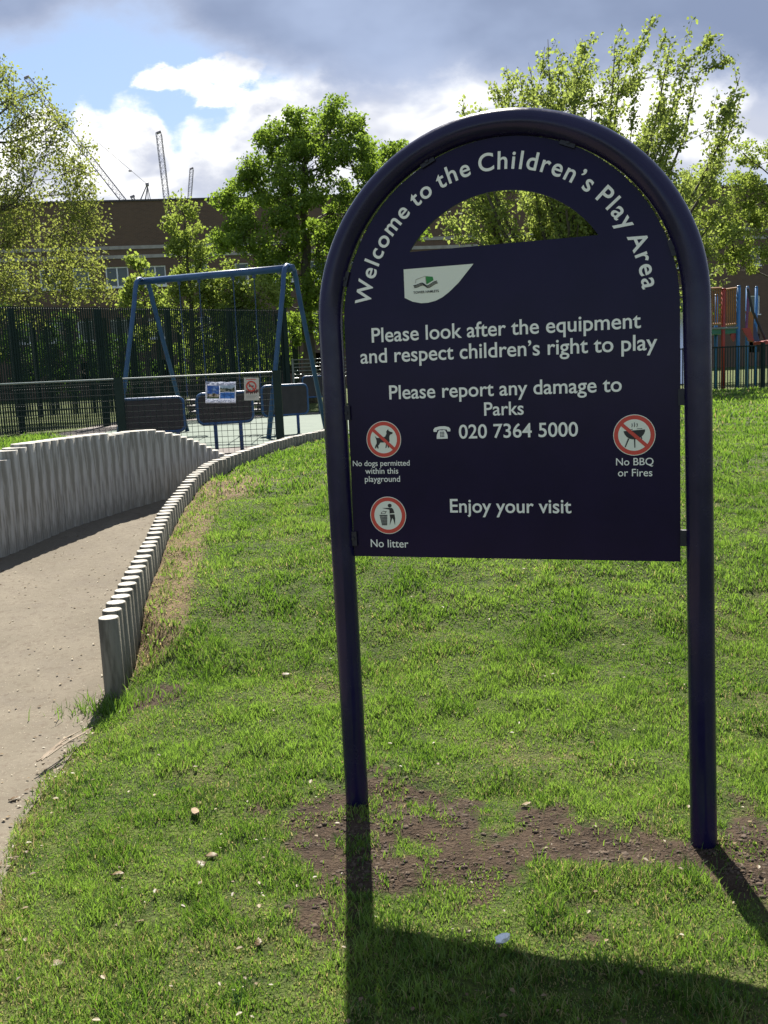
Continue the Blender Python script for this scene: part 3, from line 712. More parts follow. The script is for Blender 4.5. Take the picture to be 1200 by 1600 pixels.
play_board('leftmost dark board in a blue tube frame half hidden by the post wall', 191, 290, 627, 680, 618, 671, 12.95, 13.1, (.12, .88))
play_board('dark blue framed board behind the banner on two blue legs', 310, 396, 619, 664, 609, 657, 12.9, 13.2, (.30, .76))
play_board('dark blue framed board behind the mesh fence end post', 411, 482, 606, 653, 598, 644, 15.9, 16.3, (.28, .76))
play_board('farthest small dark framed board by the grey rail fence', 474, 520, 589, 622, 586, 618, 23.3, 23.6, (.52, .9))

# ------------------------------------------------------------------ climbing frame on the right
D_ = 25.0
cf = empty('climbing_frame', wp(1152, D_, .45)); C0 = wp(1152, D_, .45)
tag(cf, 'red blue and yellow climbing frame with green deck behind the railings', 'climbing frame')
def cl(px, py, Y=D_): return at(px, py, Y)-C0
def pole(px, y0, m, r=.05, Y=D_, name='post', bottom=None):
    p = cl(px, y0, Y); MB().tube([(p[0], p[1], -.05 if bottom is None else bottom), (p[0], p[1], p[2])], r, 10).tube([(p[0], p[1], p[2]), (p[0], p[1], p[2]+.03)], [r*1.1, r*.7], 10).build(name, M[m], cf, smooth=True)
pole(1154, 448, 'bluep', .052); pole(1168, 449, 'bluep', .045, 26.2); pole(1182, 449, 'bluep', .04, 27.0); pole(1130.5, 452, 'redp', .05); pole(1119, 462, 'bluep', .05, 26.4); pole(1083, 452, 'redp', .05); pole(1098, 462, 'bluep', .045, 26.4)
b_ = MB()
for (xa, xb_) in ((1134, 1151), (1087, 1128)):
    b_.tube([cl(xa, 452.5), cl(xb_, 450)], .03, 6); b_.tube([cl(xa, 508), cl(xb_, 506)], .03, 6)
    for px in np.arange(xa+2.0, xb_, 3.4): b_.tube([cl(px, 508), cl(px, 452)], .016, 6)
b_.build('barrier', M['orange'], cf)
p = cl(1154, 513); q = cl(1078, 516)
MB().box((q[0], 0, p[2]-.12), (p[0], 1.4, p[2])).build('deck', M['gdeck'], cf)
MB().tube([cl(1078, 514.5, 24.95), cl(1153, 512, 24.95)], .03, 6).build('deck_edge', M['rail'], cf)
b_ = MB(); pts = [cl(1159, 513), cl(1171, 512), cl(1178, 533), cl(1170, 531), cl(1164, 523)]; b_.poly([(p[0], p[2]) for p in pts], -.03, .03); b_.build('ramp_panel', M['redp'], cf)
b_ = MB(); pts = [cl(1173, 485), cl(1184, 486), cl(1184, 534), cl(1176, 532)]; b_.poly([(p[0], p[2]) for p in pts], .3, .36); b_.build('side_panel', M['orange'], cf)
MB().tube([cl(1168, 450), cl(1176, 486), cl(1196, 530)], .035, 8).build('slide_rail', M['board_dark'], cf)
MB().tube([cl(1170, 452, 25.3), cl(1166, 515, 25.3)], .035, 8).build('grab_pole', mat('purple_play_paint', (.12, .03, .12), .4), cf)
b_ = MB(); pts = [cl(1183, 494), cl(1188, 494), cl(1200, 534), cl(1190, 538)]; b_.poly([(p[0], p[2]) for p in pts], .5, .56); b_.build('slide_side', M['bluedk'], cf)
b_ = MB(); b_.poly([(cl(px, py)[0], cl(px, py)[2]) for px, py in ((1142, 524), (1144, 520), (1149, 519), (1151, 523), (1150, 528), (1147, 534), (1144, 530))], .02, .08); b_.build('play_panel', M['redp'], cf)
b_ = MB(); pts = [cl(1184, 534), cl(1204, 531), cl(1206, 536), cl(1184, 539)]; b_.poly([(p[0], p[2]) for p in pts], -.3, .3); b_.build('step_box', M['redp'], cf)
b_ = MB()     # steel slide piece, added to show a bright strip through the gap beside the sign
pts = [(cl(1066, 488, 24.2)), (cl(1060, 600, 22.9))]
for s in (-.22, .22): b_.tube([pts[0]+np.array([s, 0, .1]), pts[1]+np.array([s, 0, .1])], .03, 6)
k = np.array([.22, 0, 0]); b_.addm([pts[0]-k, pts[0]+k, pts[1]+k, pts[1]-k, pts[0]-k+[0, .02, -.02], pts[0]+k+[0, .02, -.02], pts[1]+k+[0, .02, -.02], pts[1]-k+[0, .02, -.02]], [[0, 1, 2, 3], [7, 6, 5, 4], [0, 3, 7, 4], [1, 5, 6, 2]])
b_.build('added_chute', M['steel'], cf)

# ------------------------------------------------------------------ brick building
bd = empty('brick_building', (0, 61.66, .45)); bd.rotation_euler.z = math.atan(.116)
tag(bd, 'long flat roofed brown brick block with white windows behind the trees', 'building')
def facX(px): # local x on the facade for a photo column
    d = at(px, 573+(600-px)*.045, 1.0)[0]; Y = 61.66/(1-.116*d); return d*Y/math.cos(math.atan(.116)), Y
wins = []
for px, wpx in [(-70, 33), (-15, 33), (46, 24), (93, 30), (141, 24), (196.5, 34), (255, 32), (320, 30), (388, 20), (450, 32), (505, 32), (560, 32), (620, 32), (1010, 30), (1070, 30), (1179, 16), (1240, 32)]:
    x, Y = facX(px); wins.append((x, wpx*Y/1500))
H_ = 11.55
rows = [(6.55, 7.75), (3.4, 4.6), (.9, 2.1)]
def build_wall():
    b_ = MB(); x0, x1 = -52, 62; zs = [0]; xs = sorted(set([x0, x1]+[round(x-w_/2, 3) for x, w_ in wins]+[round(x+w_/2, 3) for x, w_ in wins]))
    zl = sorted(set([-1, H_]+[a for r in rows for a in r])); hole = [(round(x-w_/2, 3), round(x+w_/2, 3)) for x, w_ in wins]
    for i in range(len(xs)-1):
        for j in range(len(zl)-1):
            if (xs[i], xs[i+1]) in hole and (zl[j], zl[j+1]) in rows: continue
            b_.addm([(xs[i], 0, zl[j]), (xs[i+1], 0, zl[j]), (xs[i+1], 0, zl[j+1]), (xs[i], 0, zl[j+1])], [[0, 1, 2, 3]])
    for x, w_ in wins:
        for a, c in rows:
            l_, r_ = x-w_/2, x+w_/2
            b_.addm([(l_, 0, a), (r_, 0, a), (r_, 0, c), (l_, 0, c), (l_, .2, a), (r_, .2, a), (r_, .2, c), (l_, .2, c)], [[0, 4, 5, 1], [2, 6, 7, 3], [0, 3, 7, 4], [1, 5, 6, 2]])
    b_.addm([(x0, 0, -1), (x0, 14, -1), (x0, 14, H_), (x0, 0, H_), (x1, 0, -1), (x1, 14, -1), (x1, 14, H_), (x1, 0, H_)], [[0, 3, 2, 1], [4, 5, 6, 7], [1, 2, 6, 5], [3, 7, 6, 2]])
    b_.build('wall', M['brick'], bd)
build_wall()
MB().box((-52.1, -.06, H_), (62.1, 14.1, H_+.10)).build('roof_coping', M['coping'], bd)
for z in (8.22, 8.76): MB().box((-52.05, -.05, z), (62.05, -.002, z+.2)).build('string_course', M['band'], bd)
for x, w_ in wins:
    for a, c in rows[:2]:
        b_ = MB(); l_, r_ = x-w_/2, x+w_/2; t_ = .075
        b_.box((l_, .08, a), (l_+t_, .15, c)); b_.box((r_-t_, .08, a), (r_, .15, c)); b_.box((l_+t_, .08, a), (r_-t_, .15, a+t_)); b_.box((l_+t_, .08, c-t_), (r_-t_, .15, c))
        if w_ > 1: b_.box((x-t_/2, .08, a+t_), (x+t_/2, .15, c-t_))
        b_.box((l_-.05, -.07, a-.08), (r_+.05, .078, a-.005))
        f = b_.build('window', M['wframe'], bd)
        MB().box((l_+.02, .155, a+.02), (r_-.02, .165, c-.02)).build('pane', M['glass'], f)

# ------------------------------------------------------------------ tower cranes far behind
def lattice(b_, A, B, w_, n, r=.12):
    A, B = np.array(A, float), np.array(B, float); d = (B-A)/np.linalg.norm(B-A)
    p = np.cross(d, (0, 1, 0)); p /= np.linalg.norm(p); q = np.cross(d, p)
    C = [p*w_/2+q*w_/2, p*w_/2-q*w_/2, -p*w_/2-q*w_/2, -p*w_/2+q*w_/2]
    for c_ in C: b_.tube([A+c_, B+c_], r*.8, 4)
    for i in range(n):
        a, c2 = A+(B-A)*i/n, A+(B-A)*(i+1)/n
        for k in range(4): b_.tube([a+C[k], c2+C[(k+1) % 4]], r*.45, 3)
        for k in range(4): b_.tube([a+C[k], a+C[(k+1) % 4]], r*.45, 3)
def crane(label, foot, tip, Y, w_, apex=None, hookpt=None):
    Fp, Tp = at(*foot, Y), at(*tip, Y); base = np.array([Fp[0], Y, .45]); e = empty('tower_crane', base); tag(e, label, 'crane', 'cranes above the brick roof')
    b_ = MB(); lattice(b_, (0, 0, 0), Fp-base, 2.0, 22, .14); b_.build('tower', M['crane'], e)
    b_ = MB(); L_ = np.linalg.norm(Tp-Fp); lattice(b_, Fp-base, Tp-base, w_, max(8, int(L_/w_/1.1)), .13); b_.tube([Tp-base-[.8, 0, 0], Tp-base+[.8, 0, .5]], .5, 6); b_.build('jib', M['crane'], e)
    f = Fp-base; MB().box((f[0]-1.2, -1.3, f[2]-2.2), (f[0]+1.2, 1.3, f[2]+.2)).build('cab', M['craneb'], e)
    if apex:
        P = at(*apex, Y)-base; b_ = MB(); b_.tube([f-[1.6, 0, 0], P], .22, 5); b_.tube([f+[1.6, 0, 0], P+[.2, 0, 0]], .22, 5); b_.tube([f+[5.2, 0, 0], P], .14, 4); b_.tube([f+[3.7, 0, 0], P], .14, 4); b_.tube([P-[.5, 0, 0], P+[.5, 0, 0]], .75, 6); b_.build('mast_head', M['crane'], e)
    if hookpt:
        P = at(*(apex or tip), Y)-base; q = at(*hookpt, Y)-base; b_ = MB(); b_.tube([P, q], .07, 4)
        m_ = P+(q-P)*.36; b_.tube([m_-[.5, 0, .4], m_+[.5, 0, -.4]], .35, 5); b_.build('pendant_line', M['crane'], e)
crane('leftmost crane jib leaning up to the left behind the sparse tree', (206, 330), (42, 122), 330, 1.7)
crane('short crane mast with a triangular head and a thin line up to the left', (217, 334), (207, 308), 360, 1.0, (230, 288), (155, 224))
crane('tallest crane jib standing almost upright above the roof', (263, 334), (248, 208), 340, 1.7)
crane('small distant crane jib just above the sapling tops', (294, 340), (299.5, 264), 460, 1.5)

# ------------------------------------------------------------------ trees
def rot_dirs(n):
    d = rng.normal(size=(n, 3)); return d/np.linalg.norm(d, axis=1)[:, None]
def leaves_mesh(name, pos, size, m, parent, droop=.3, updir=None, tint=None, fold=.25):
    n = len(pos); ax = rot_dirs(n); ax[:, 2] -= droop; ax /= np.linalg.norm(ax, axis=1)[:, None]
    sd = np.cross(ax, rot_dirs(n)); sd /= np.linalg.norm(sd, axis=1)[:, None]; nm = np.cross(ax, sd)
    s = (size*rng.uniform(.65, 1.3, n))[:, None]
    a = pos; b = pos+ax*s*.5+sd*s*.36+nm*s*fold*.4; c = pos+ax*s; d = pos+ax*s*.5-sd*s*.36+nm*s*fold*.4
    v = np.stack([a, b, c, d], 1).reshape(-1, 3); f = np.arange(n*4).reshape(-1, 4)
    return mesh(name, v, f, m, parent, attrs={'tint': ('FACE', rng.uniform(0, 1, n) if tint is None else tint)})
def tree(name, label, D, trunk_px, lobes, m, leaf=.12, per=60, tufts=14, csize=.30, droop=.3, up=0.0, trunk_r=.16, twiggy=False, group=None, limb=1.0, spread=1.0):
    base = at(trunk_px[0][0], trunk_px[0][1], D); base[2] = .40
    e = empty(name, base); tag(e, label, 'tree', group)
    tp = [base]+[at(p[0], p[1], D) for p in trunk_px[1:]]
    b_ = MB(); n = len(tp); k = D/1500
    rr = [trunk_r*(1-.80*i/(n-1)) for i in range(n)]; rr[0] *= 1.25
    fine, fr = [], []
    for i in range(n-1):
        for q in range(4):
            f = q/4; wob = np.array([random.uniform(-1, 1), random.uniform(-1, 1), 0])*trunk_r*.25*(i+q > 0)
            fine.append(tp[i]*(1-f)+tp[i+1]*f+wob); fr.append(rr[i]*(1-f)+rr[i+1]*f)
    fine.append(tp[-1]); fr.append(rr[-1])
    b_.tube([p-base for p in fine], fr, 9)
    nodes = [(p, r, 0) for p, r in zip(fine, fr)][len(fine)//4:]
    P, tint = [], []
    core = np.mean([at(l[0], l[1], D) for l in lobes], 0); low = fine[len(fine)//3]
    L2 = []
    for lb in lobes:
        R = lb[2]*k; c = at(lb[0], lb[1], D)+np.array([0, lb[3] if len(lb) > 3 else random.uniform(-1, 1)*max(.5*R, .16*(max(l[0] for l in lobes)-min(l[0] for l in lobes))*k), 0]); L2.append((c, R))
    L2.sort(key=lambda q: np.linalg.norm(q[0]-low))
    for c, R in L2:
        def cost(nd):
            d = c-nd[0]; h = math.hypot(d[0], d[1]); return np.linalg.norm(d)*(1+.9*max(0, .55*h-d[2])/(h+.3))+.05/(nd[1]+.02)
        s_, sr, _o = min(nodes, key=cost); Ln = np.linalg.norm(c-s_)
        lr = min(sr*.62, (.012+.014*Ln)*limb); prev = s_; pl = []
        bow = rot_dirs(1)[0]*Ln*.10+np.array([0, 0, -.06*Ln])
        for q in range(6):
            f = q/5; pl.append(s_+(c-s_)*f+bow*math.sin(math.pi*f)+rot_dirs(1)[0]*.02*Ln*(0 < q < 5))
        rad = [lr*(1-.62*q/5) for q in range(6)]
        b_.tube([p-base for p in pl], rad, 5)
        nodes += [(p, r, 1) for p, r in list(zip(pl, rad))[1:]]
        nt = max(6, int(tufts*min(2.2, (R/.8)**1.6)))
        for _ in range(nt):
            dd = rot_dirs(1)[0]; dd[2] += up*random.random(); dd /= np.linalg.norm(dd)
            q2 = c+dd*R*spread*random.random()**.45
            if up: q2 = q2+np.array([0, 0, up*R*.5*random.random()**2])
            st = pl[random.choice((3, 4, 5, 5))]
            mm = (st+q2)/2+rot_dirs(1)[0]*.10*R-np.array([0, 0, .05*R])
            b_.tube([st-base, mm-base, q2-base], [.013*limb**.5, .009, .004], 3, 0, False)
            nl = int(per*random.uniform(.5, 1.5)); tv = random.random()
            if twiggy:
                tt = rng.uniform(.15, 1.06, nl)[:, None]; pp = np.where(tt < .5, st+(mm-st)*tt*2, mm+(q2-mm)*(tt*2-1))+rng.normal(size=(nl, 3))*csize*np.clip(1.2-tt*.85, .2, 1)
            else:
                dn = rot_dirs(nl)*(rng.uniform(.15, 1, nl)**.5)[:, None]; pp = q2+dn*csize*random.uniform(.6, 1.35)*np.array([1, 1, .8])
            P.append(pp); tint.append(np.clip(tv*.55+rng.uniform(0, .45, nl), 0, 1))
    b_.build('trunk', M['bark'], e, smooth=True)
    P = np.concatenate(P); T = np.concatenate(tint); print(name, len(P))
    leaves_mesh('crown', P-base, leaf, m, e, droop, tint=T)
    return e
LM_maple = leafmat('fresh_maple_leaf', (.070, .135, .020), (.19, .26, .045), .54, (.29, .42, .04))
LM_lime = leafmat('pale_spring_leaf', (.11, .165, .026), (.25, .30, .07), .55, (.33, .42, .06))
LM_plane = leafmat('young_plane_leaf', (.105, .140, .030), (.25, .275, .08), .50, (.36, .41, .07))
LM_pale = leafmat('feathery_pale_leaf', (.13, .18, .035), (.27, .32, .09), .56, (.36, .44, .08))
LM_bush = leafmat('dark_shrub_leaf', (.02, .05, .010), (.06, .11, .02), .4, (.09, .18, .02))

tree('maple_tree', 'full green maple standing behind the swing left of the sign', 31,
     [(486, 640), (482, 540), (478, 430), (476, 360), (472, 300), (478, 240), (480, 200)],
     [(520, 205, 42), (465, 225, 36), (425, 255, 36), (480, 270, 50), (545, 255, 46), (585, 290, 40), (410, 310, 40), (460, 330, 50), (530, 330, 52), (590, 340, 45), (350, 298, 24), (372, 335, 32), (385, 375, 34), (440, 385, 42), (500, 395, 46), (560, 400, 50), (345, 380, 26), (430, 430, 34), (505, 455, 34), (545, 470, 40), (475, 505, 34), (608, 240, 22), (612, 280, 24), (517, 180, 16), (462, 190, 15), (414, 210, 12), (440, 218, 30), (555, 218, 30), (500, 190, 30), (582, 250, 34), (390, 282, 28), (622, 300, 30), (640, 345, 30), (535, 530, 40), (445, 470, 26), (600, 440, 40)],
     LM_maple, .100, 100, 20, .30, .5, 0.2, .22)
tree('lime_sapling', 'slim pale green young tree in front of the building left of the maple', 27.5,
     [(303, 650), (302, 560), (298, 470), (292, 400), (288, 340)],
     [(360, 500, 34), (320, 545, 34), (395, 520, 34), (340, 455, 34), (410, 455, 26), (265, 500, 28), (288, 335, 20), (270, 360, 20), (300, 375, 28), (278, 400, 26), (318, 410, 28), (300, 440, 32), (345, 440, 30), (270, 445, 24), (320, 470, 30), (370, 465, 28), (285, 480, 26), (345, 490, 26), (395, 480, 26), (300, 520, 26), (370, 530, 26)],
     LM_lime, .088, 80, 22, .25, .4, .3, .09)
tree('lime_sapling', 'small bright sapling poking up left of the swing beam', 26,
     [(232, 650), (230, 540), (226, 470), (218, 420)],
     [(215, 415, 14), (207, 440, 14), (232, 440, 18), (240, 470, 20), (212, 478, 20), (200, 460, 13), (255, 490, 20), (225, 520, 20)],
     LM_lime, .10, 46, 16, .20, .4, .3, .06)
tree('plane_tree', 'sparse yellow green spreading tree on the left edge', 27,
     [(-60, 700), (-62, 560), (-60, 430), (-45, 330), (-20, 240), (-10, 170)],
     [(5, 150, 50), (55, 190, 45), (30, 230, 55), (90, 230, 40), (-40, 200, 60), (60, 290, 50), (110, 285, 40), (10, 310, 60), (140, 300, 16), (120, 320, 34), (-50, 300, 60), (40, 360, 60), (100, 360, 50), (140, 345, 30), (155, 355, 18), (80, 410, 52), (20, 430, 60), (130, 405, 36), (150, 455, 28), (100, 455, 40), (50, 470, 48), (-20, 470, 60), (-70, 400, 60), (165, 460, 14), (70, 160, 20), (-5, 110, 28), (120, 255, 18), (105, 195, 14), (85, 185, 20), (120, 225, 20), (60, 140, 20), (95, 255, 30), (130, 270, 18)],
     LM_plane, .080, 34, 22, .23, .5, .15, .30, True, limb=.9)
def fan_tree(name, label, D, root_px, fork_px, tips, extra, m, leaf):
    base = at(root_px[0], root_px[1], D); base[2] = .40; e = empty(name, base); tag(e, label, 'tree')
    fork = at(fork_px[0], fork_px[1], D); b_ = MB(); k = D/1500; P, tint = [], []
    b_.tube([base-base, (fork-base)*.5+[.05, .03, 0], fork-base], [.19, .15, .13], 9)
    targets = [at(px, py+20, D)+np.array([0, random.uniform(-1.3, 1.3), 0]) for px, py in tips]
    xs = [p[0] for p in tips]
    for _ in range(extra):
        a, c = random.sample(tips, 2); f = random.random(); px, py = a[0]+(c[0]-a[0])*f, a[1]+(c[1]-a[1])*f
        q = random.uniform(.0, .55); px += (fork_px[0]-px)*q; py += (fork_px[1]-py)*q+random.uniform(0, 40)
        targets.append(at(px, py, D)+np.array([0, random.uniform(-2.4, 2.4), 0]))
    stems = []
    for i, T in enumerate(targets):
        if stems and random.random() < .62:
            sp, sr = min(stems[:max(1, len(stems))], key=lambda s_: min(np.linalg.norm(s_[0][q]-T)+(.0 if s_[0][q][2] < T[2]-.6 else 2) for q in (2, 3, 4)))
            q = random.choice((1, 2, 3)); S, r0 = sp[q], sr[q]*.75
        else: S, r0 = fork+np.array([random.uniform(-.1, .1), random.uniform(-.1, .1), random.uniform(-.9, .1)]), .075
        L_ = np.linalg.norm(T-S); hz = (T-S)*np.array([1, 1, 0]); n = 9; pts = []
        for q in range(n):
            f = q/(n-1); p = S+(T-S)*f+hz*.16*math.sin(math.pi*f)-np.array([0, 0, .05*L_*math.sin(math.pi*f)])+rot_dirs(1)[0]*.03*(0 < q < n-1)
            pts.append(p)
        rad = [max(.006, min(r0, .012+.012*L_)*(1-.9*q/(n-1))) for q in range(n)]
        b_.tube([p-base for p in pts], rad, 5); stems.append((pts, rad)); tv0 = random.random()
        ns = int(L_*5)
        for _ in range(ns):
            f = random.uniform(.12, 1.0); a = min(int(f*(n-1)), n-2); g = f*(n-1)-a; p = pts[a]*(1-g)+pts[a+1]*g
            d = rot_dirs(1)[0]*.75+(T-S)/L_*.6+np.array([0, 0, .35]); d /= np.linalg.norm(d); l_ = (.30+.75*(1-f))*random.uniform(.5, 1.25)
            tp = p+d*l_+np.array([0, 0, .10*l_]); b_.tube([p-base, (p+tp)/2-base-[0, 0, .03], tp-base], [.008, .006, .003], 3, 0, False)
            for h in np.arange(.12, 1.05, .13/max(l_, .2)):
                nl = random.randint(5, 10); P.append(p+(tp-p)*h+rng.normal(size=(nl, 3))*.055); tint.append(np.clip(tv0*.3+random.random()*.35+rng.uniform(0, .35, nl), 0, 1))
        for h in np.arange(.72, 1.0, .035):
            a = min(int(h*(n-1)), n-2); g = h*(n-1)-a; nl = random.randint(4, 8); P.append(pts[a]*(1-g)+pts[a+1]*g+rng.normal(size=(nl, 3))*.05); tint.append(rng.uniform(.2, 1, nl))
    b_.build('trunk', M['bark'], e, smooth=True); P = np.concatenate(P); T_ = np.concatenate(tint); print(name, len(P))
    leaves_mesh('crown', P-base, leaf, m, e, .3, tint=T_)
fan_tree('spring_tree', 'tall airy tree with upright twigs behind the right side of the sign', 24, (908, 640), (900, 455),
         [(716, 160), (732, 140), (752, 165), (790, 112), (812, 98), (842, 70), (722, 150), (745, 185), (768, 128), (800, 135), (828, 88), (860, 34), (886, 70), (912, 38), (936, 96), (950, 60), (975, 56), (1000, 36), (1018, 78), (1040, 34), (1066, 72), (1096, 52), (1110, 98), (1140, 112), (1155, 128), (1162, 180), (1150, 215), (1120, 235), (700, 330), (730, 300), (770, 340), (1140, 290), (1150, 340), (1120, 400), (1080, 440), (1060, 160), (985, 130), (850, 130), (910, 130)],
         92, LM_pale, .090)
tree('spring_tree', 'denser leafy tree at the right edge beside the climbing frame', 33,
     [(1235, 640), (1232, 520), (1228, 420), (1220, 330), (1210, 270)],
     [(1195, 250, 22), (1180, 275, 26), (1160, 300, 30), (1195, 305, 34), (1135, 330, 30), (1175, 345, 36), (1140, 375, 36), (1180, 395, 32), (1215, 330, 40), (1230, 270, 40), (1240, 400, 44), (1150, 415, 26), (1110, 340, 24), (1092, 300, 32), (1075, 350, 36), (1112, 392, 34), (1152, 245, 22), (1070, 400, 34), (1060, 300, 28)],
     LM_lime, .09, 80, 16, .28, .4, .3, .2)
def shrub(label, D, lobes, m, base_px):
    return tree('shrub', label, D, [base_px, (base_px[0], base_px[1]-40)], lobes, m, .12, 40, 20, .28, .2, .2, .06)
shrub('dark green shrub behind the ball court fence', 38, [(40, 560, 50), (100, 570, 46), (150, 560, 40), (210, 570, 44), (0, 520, 50), (90, 520, 34)], LM_bush, (90, 625))
shrub('leafy shrub behind the swing and the bar fence', 36, [(300, 560, 40), (345, 550, 44), (400, 560, 44), (440, 540, 34), (375, 520, 30)], LM_maple, (360, 625))
shrub('shrub hidden mostly behind the lower right of the sign', 34, [(1040, 500, 40), (1090, 480, 36), (980, 500, 50), (900, 500, 50)], LM_bush, (1000, 600))

# ------------------------------------------------------------------ grass
def in_path(x, y):
    edge = XL(y)+np.where(y < 4.45, .07*(fbm(y*2.3, np.full_like(y, 1.7), 21)-.5)+.05*(fbm(y*9, x*3, 22)-.5)-.03, .06)
    return (x < edge) & (x > XB(y)-.05) & (y < 10.6)
def blades(x, y, L, wd, tint, lean=.55):
    n = len(x); z = hgt(x, y); th = rng.uniform(0, 2*math.pi, n); ln = rng.uniform(.25, 1, n)**.8*lean*L
    dx, dy = np.cos(th)*ln, np.sin(th)*ln; ph = rng.uniform(0, 2*math.pi, n); sx_, sy_ = np.cos(ph)*wd/2, np.sin(ph)*wd/2
    hz = np.sqrt(np.maximum(L**2-ln**2, (.16*L)**2))
    b0 = np.stack([x-sx_, y-sy_, z-.004], -1); b1 = np.stack([x+sx_, y+sy_, z-.004], -1)
    m0 = np.stack([x-sx_*.8+dx*.35, y-sy_*.8+dy*.35, z+hz*.6], -1); m1 = np.stack([x+sx_*.8+dx*.35, y+sy_*.8+dy*.35, z+hz*.6], -1)
    tp = np.stack([x+dx, y+dy, z+hz], -1); tq = tp+np.stack([sx_*.15, sy_*.15, 0*x], -1)
    return np.stack([b0, b1, m1, m0, tq, tp], 1), tint
BV, BT_ = [], []
def grass_zone(y0, y1, dens, L0, wd, xmar=.5):
    # trapezoid that the photo sees, with a margin
    wmax = .46*y1+xmar; A_ = 2*wmax*(y1-y0); n = int(A_*dens)
    x = rng.uniform(-wmax, wmax, n); y = rng.uniform(y0, y1, n)
    k = (np.abs(x) < .46*y+xmar) & ~in_path(x, y)
    k &= ~((y > 9.9) & (x < XL(np.minimum(y, 12.6))+.1))
    k &= ~((y > 12.6) & (x < -.3+.35*(y-12.6)))
    s = soil_mask(x, y)+1.1*(fbm(x*6, y*6, 31)-.5); d = dry_mask(x, y)
    k &= rng.uniform(size=n) > sst(s, .22, .50)*(.96-.6*(fbm(x*11, y*11, 41) > .60))
    k &= ~((d > .5) & (rng.uniform(size=n) > .45))
    cl = fbm(x*2.2, y*2.2, 51); cm = fbm(x*7, y*7, 61)
    k &= rng.uniform(size=n) < .80+.3*sst(cm, .28, .55)
    x, y, cl, cm, d, s = x[k], y[k], cl[k], cm[k], d[k], s[k]; n = len(x)
    L = L0*rng.uniform(.45, 1.25, n)*(.50+.95*sst(cm, .38, .70))*(.75+.5*sst(fbm(x*15, y*15, 88), .35, .65))
    cs = fbm(x*26, y*26, 71); cb = fbm(x*4.5, y*4.5, 91)
    tint = np.clip(.46+2.0*(cl-.5)+2.2*(cb-.5)+1.2*(cs-.5)+rng.normal(0, .20, n)+.4*d, 0, 1)
    straw = rng.uniform(size=n) < (.05+.16*sst(y, 3.8, 2.6)+.24*sst(fbm(x*3, y*3, 95), .52, .68)+.45*d)
    tint = np.where(straw, rng.uniform(1.1, 1.7, n), tint); L = np.where(straw, L*.8, L)
    v, tt = blades(x, y, L, wd*rng.uniform(.7, 1.3, n), tint, np.where(straw, .99, .80)); BV.append(v); BT_.append(tt)
grass_zone(1.7, 3.3, 27000, .0265, .0031, .4)
grass_zone(3.3, 4.8, 17000, .0275, .0038, .4)
grass_zone(4.8, 7.5, 9000, .029, .0055)
grass_zone(7.5, 11.0, 2600, .038, .010)
grass_zone(11.0, 16.0, 560, .055, .02)
grass_zone(16.0, 22.5, 200, .06, .034)
# the bank behind the tall palisade
n = 16000; x = rng.uniform(-9.5, -2.2, n); y = rng.uniform(7.2, 19.0, n); k = (x < XB(np.minimum(y, 9.7))-.12) & (x > -.52*y-.5) & ((y < 9.6) | (x < -3.5-1.0*(y-9.9)))
x, y = x[k], y[k]; v, tt = blades(x, y, .06*rng.uniform(.5, 1.2, len(x)), .02*rng.uniform(.7, 1.3, len(x)), np.clip(.6+rng.normal(0, .2, len(x)), 0, 1)); BV.append(v); BT_.append(tt)
# longer weeds at the foot of the first posts and along the edging
n = 620; s_ = rng.uniform(0, 1, n)**1.5*4.0; y = 4.42+s_; x = XL(y)+.10+np.abs(rng.normal(0, .05, n)); x[:380] = -1.34+rng.normal(0, .11, 380); y[:380] = 4.36+rng.normal(0, .07, 380)
k = fbm(x*6, y*4, 81) > .62; k[:380] = True; x, y = x[k], y[k]
v, tt = blades(x, y,   .075*rng.uniform(.4, 1.3, len(x)), .005*np.ones(len(x)), np.clip(.3+rng.normal(0, .2, len(x)), 0, 1), .7); BV.append(v); BT_.append(tt)
BV = np.concatenate(BV); BT_ = np.concatenate(BT_); nb_ = len(BV)
idx = np.arange(nb_)[:, None]*6
f = np.concatenate([idx+np.array([[0, 1, 2, 3]]), idx+np.array([[3, 2, 4, 5]])], 0)
g_ = mesh('grass', BV.reshape(-1, 3), f, M['grass'], attrs={'tint': ('FACE', np.concatenate([BT_, BT_]))})
tag(g_, 'short patchy green lawn grass on the rising ground', 'grass', kind='stuff')
print('grass blades', nb_)

# ------------------------------------------------------------------ soil crumbs, leaf litter and small finds
def crumbs(n, picker, rmin, rmax, m, name, label):
    bm = bmesh.new(); bmesh.ops.create_icosphere(bm, subdivisions=1, radius=1); iv = np.array([q.co[:] for q in bm.verts]); iff = np.array([[q.index for q in fc.verts] for fc in bm.faces]); bm.free()
    x, y = picker(n); n = len(x); z = hgt(x, y); r = rmin*(rmax/rmin)**(rng.uniform(0, 1, n)**2.2)
    v = iv[None]*(1+rng.normal(0, .26, (n, len(iv), 1)))*r[:, None, None]*rng.uniform(.6, 1.2, (n, 1, 3))*np.array([1, 1, .7]); v = v+np.stack([x, y, z-r*.12], -1)[:, None]
    f = (iff[None]+(np.arange(n)*len(iv))[:, None, None]).reshape(-1, 3)
    return tag(mesh(name, v.reshape(-1, 3), f, m), label, 'soil', kind='stuff')
def pick_soil(n):
    x = rng.uniform(-.8, 1.9, n*6); y = rng.uniform(2.1, 3.7, n*6); s = soil_mask(x, y)+1.1*(fbm(x*6, y*6, 31)-.5); k = rng.uniform(size=n*6) < sst(s, .32, .75)*(.25+.75*(fbm(x*14, y*14, 77) > .48)); return x[k][:n], y[k][:n]
crumbs(9000, pick_soil, .0016, .0115, M['clod'], 'soil_crumbs', 'loose brown soil crumbs around the sign posts')
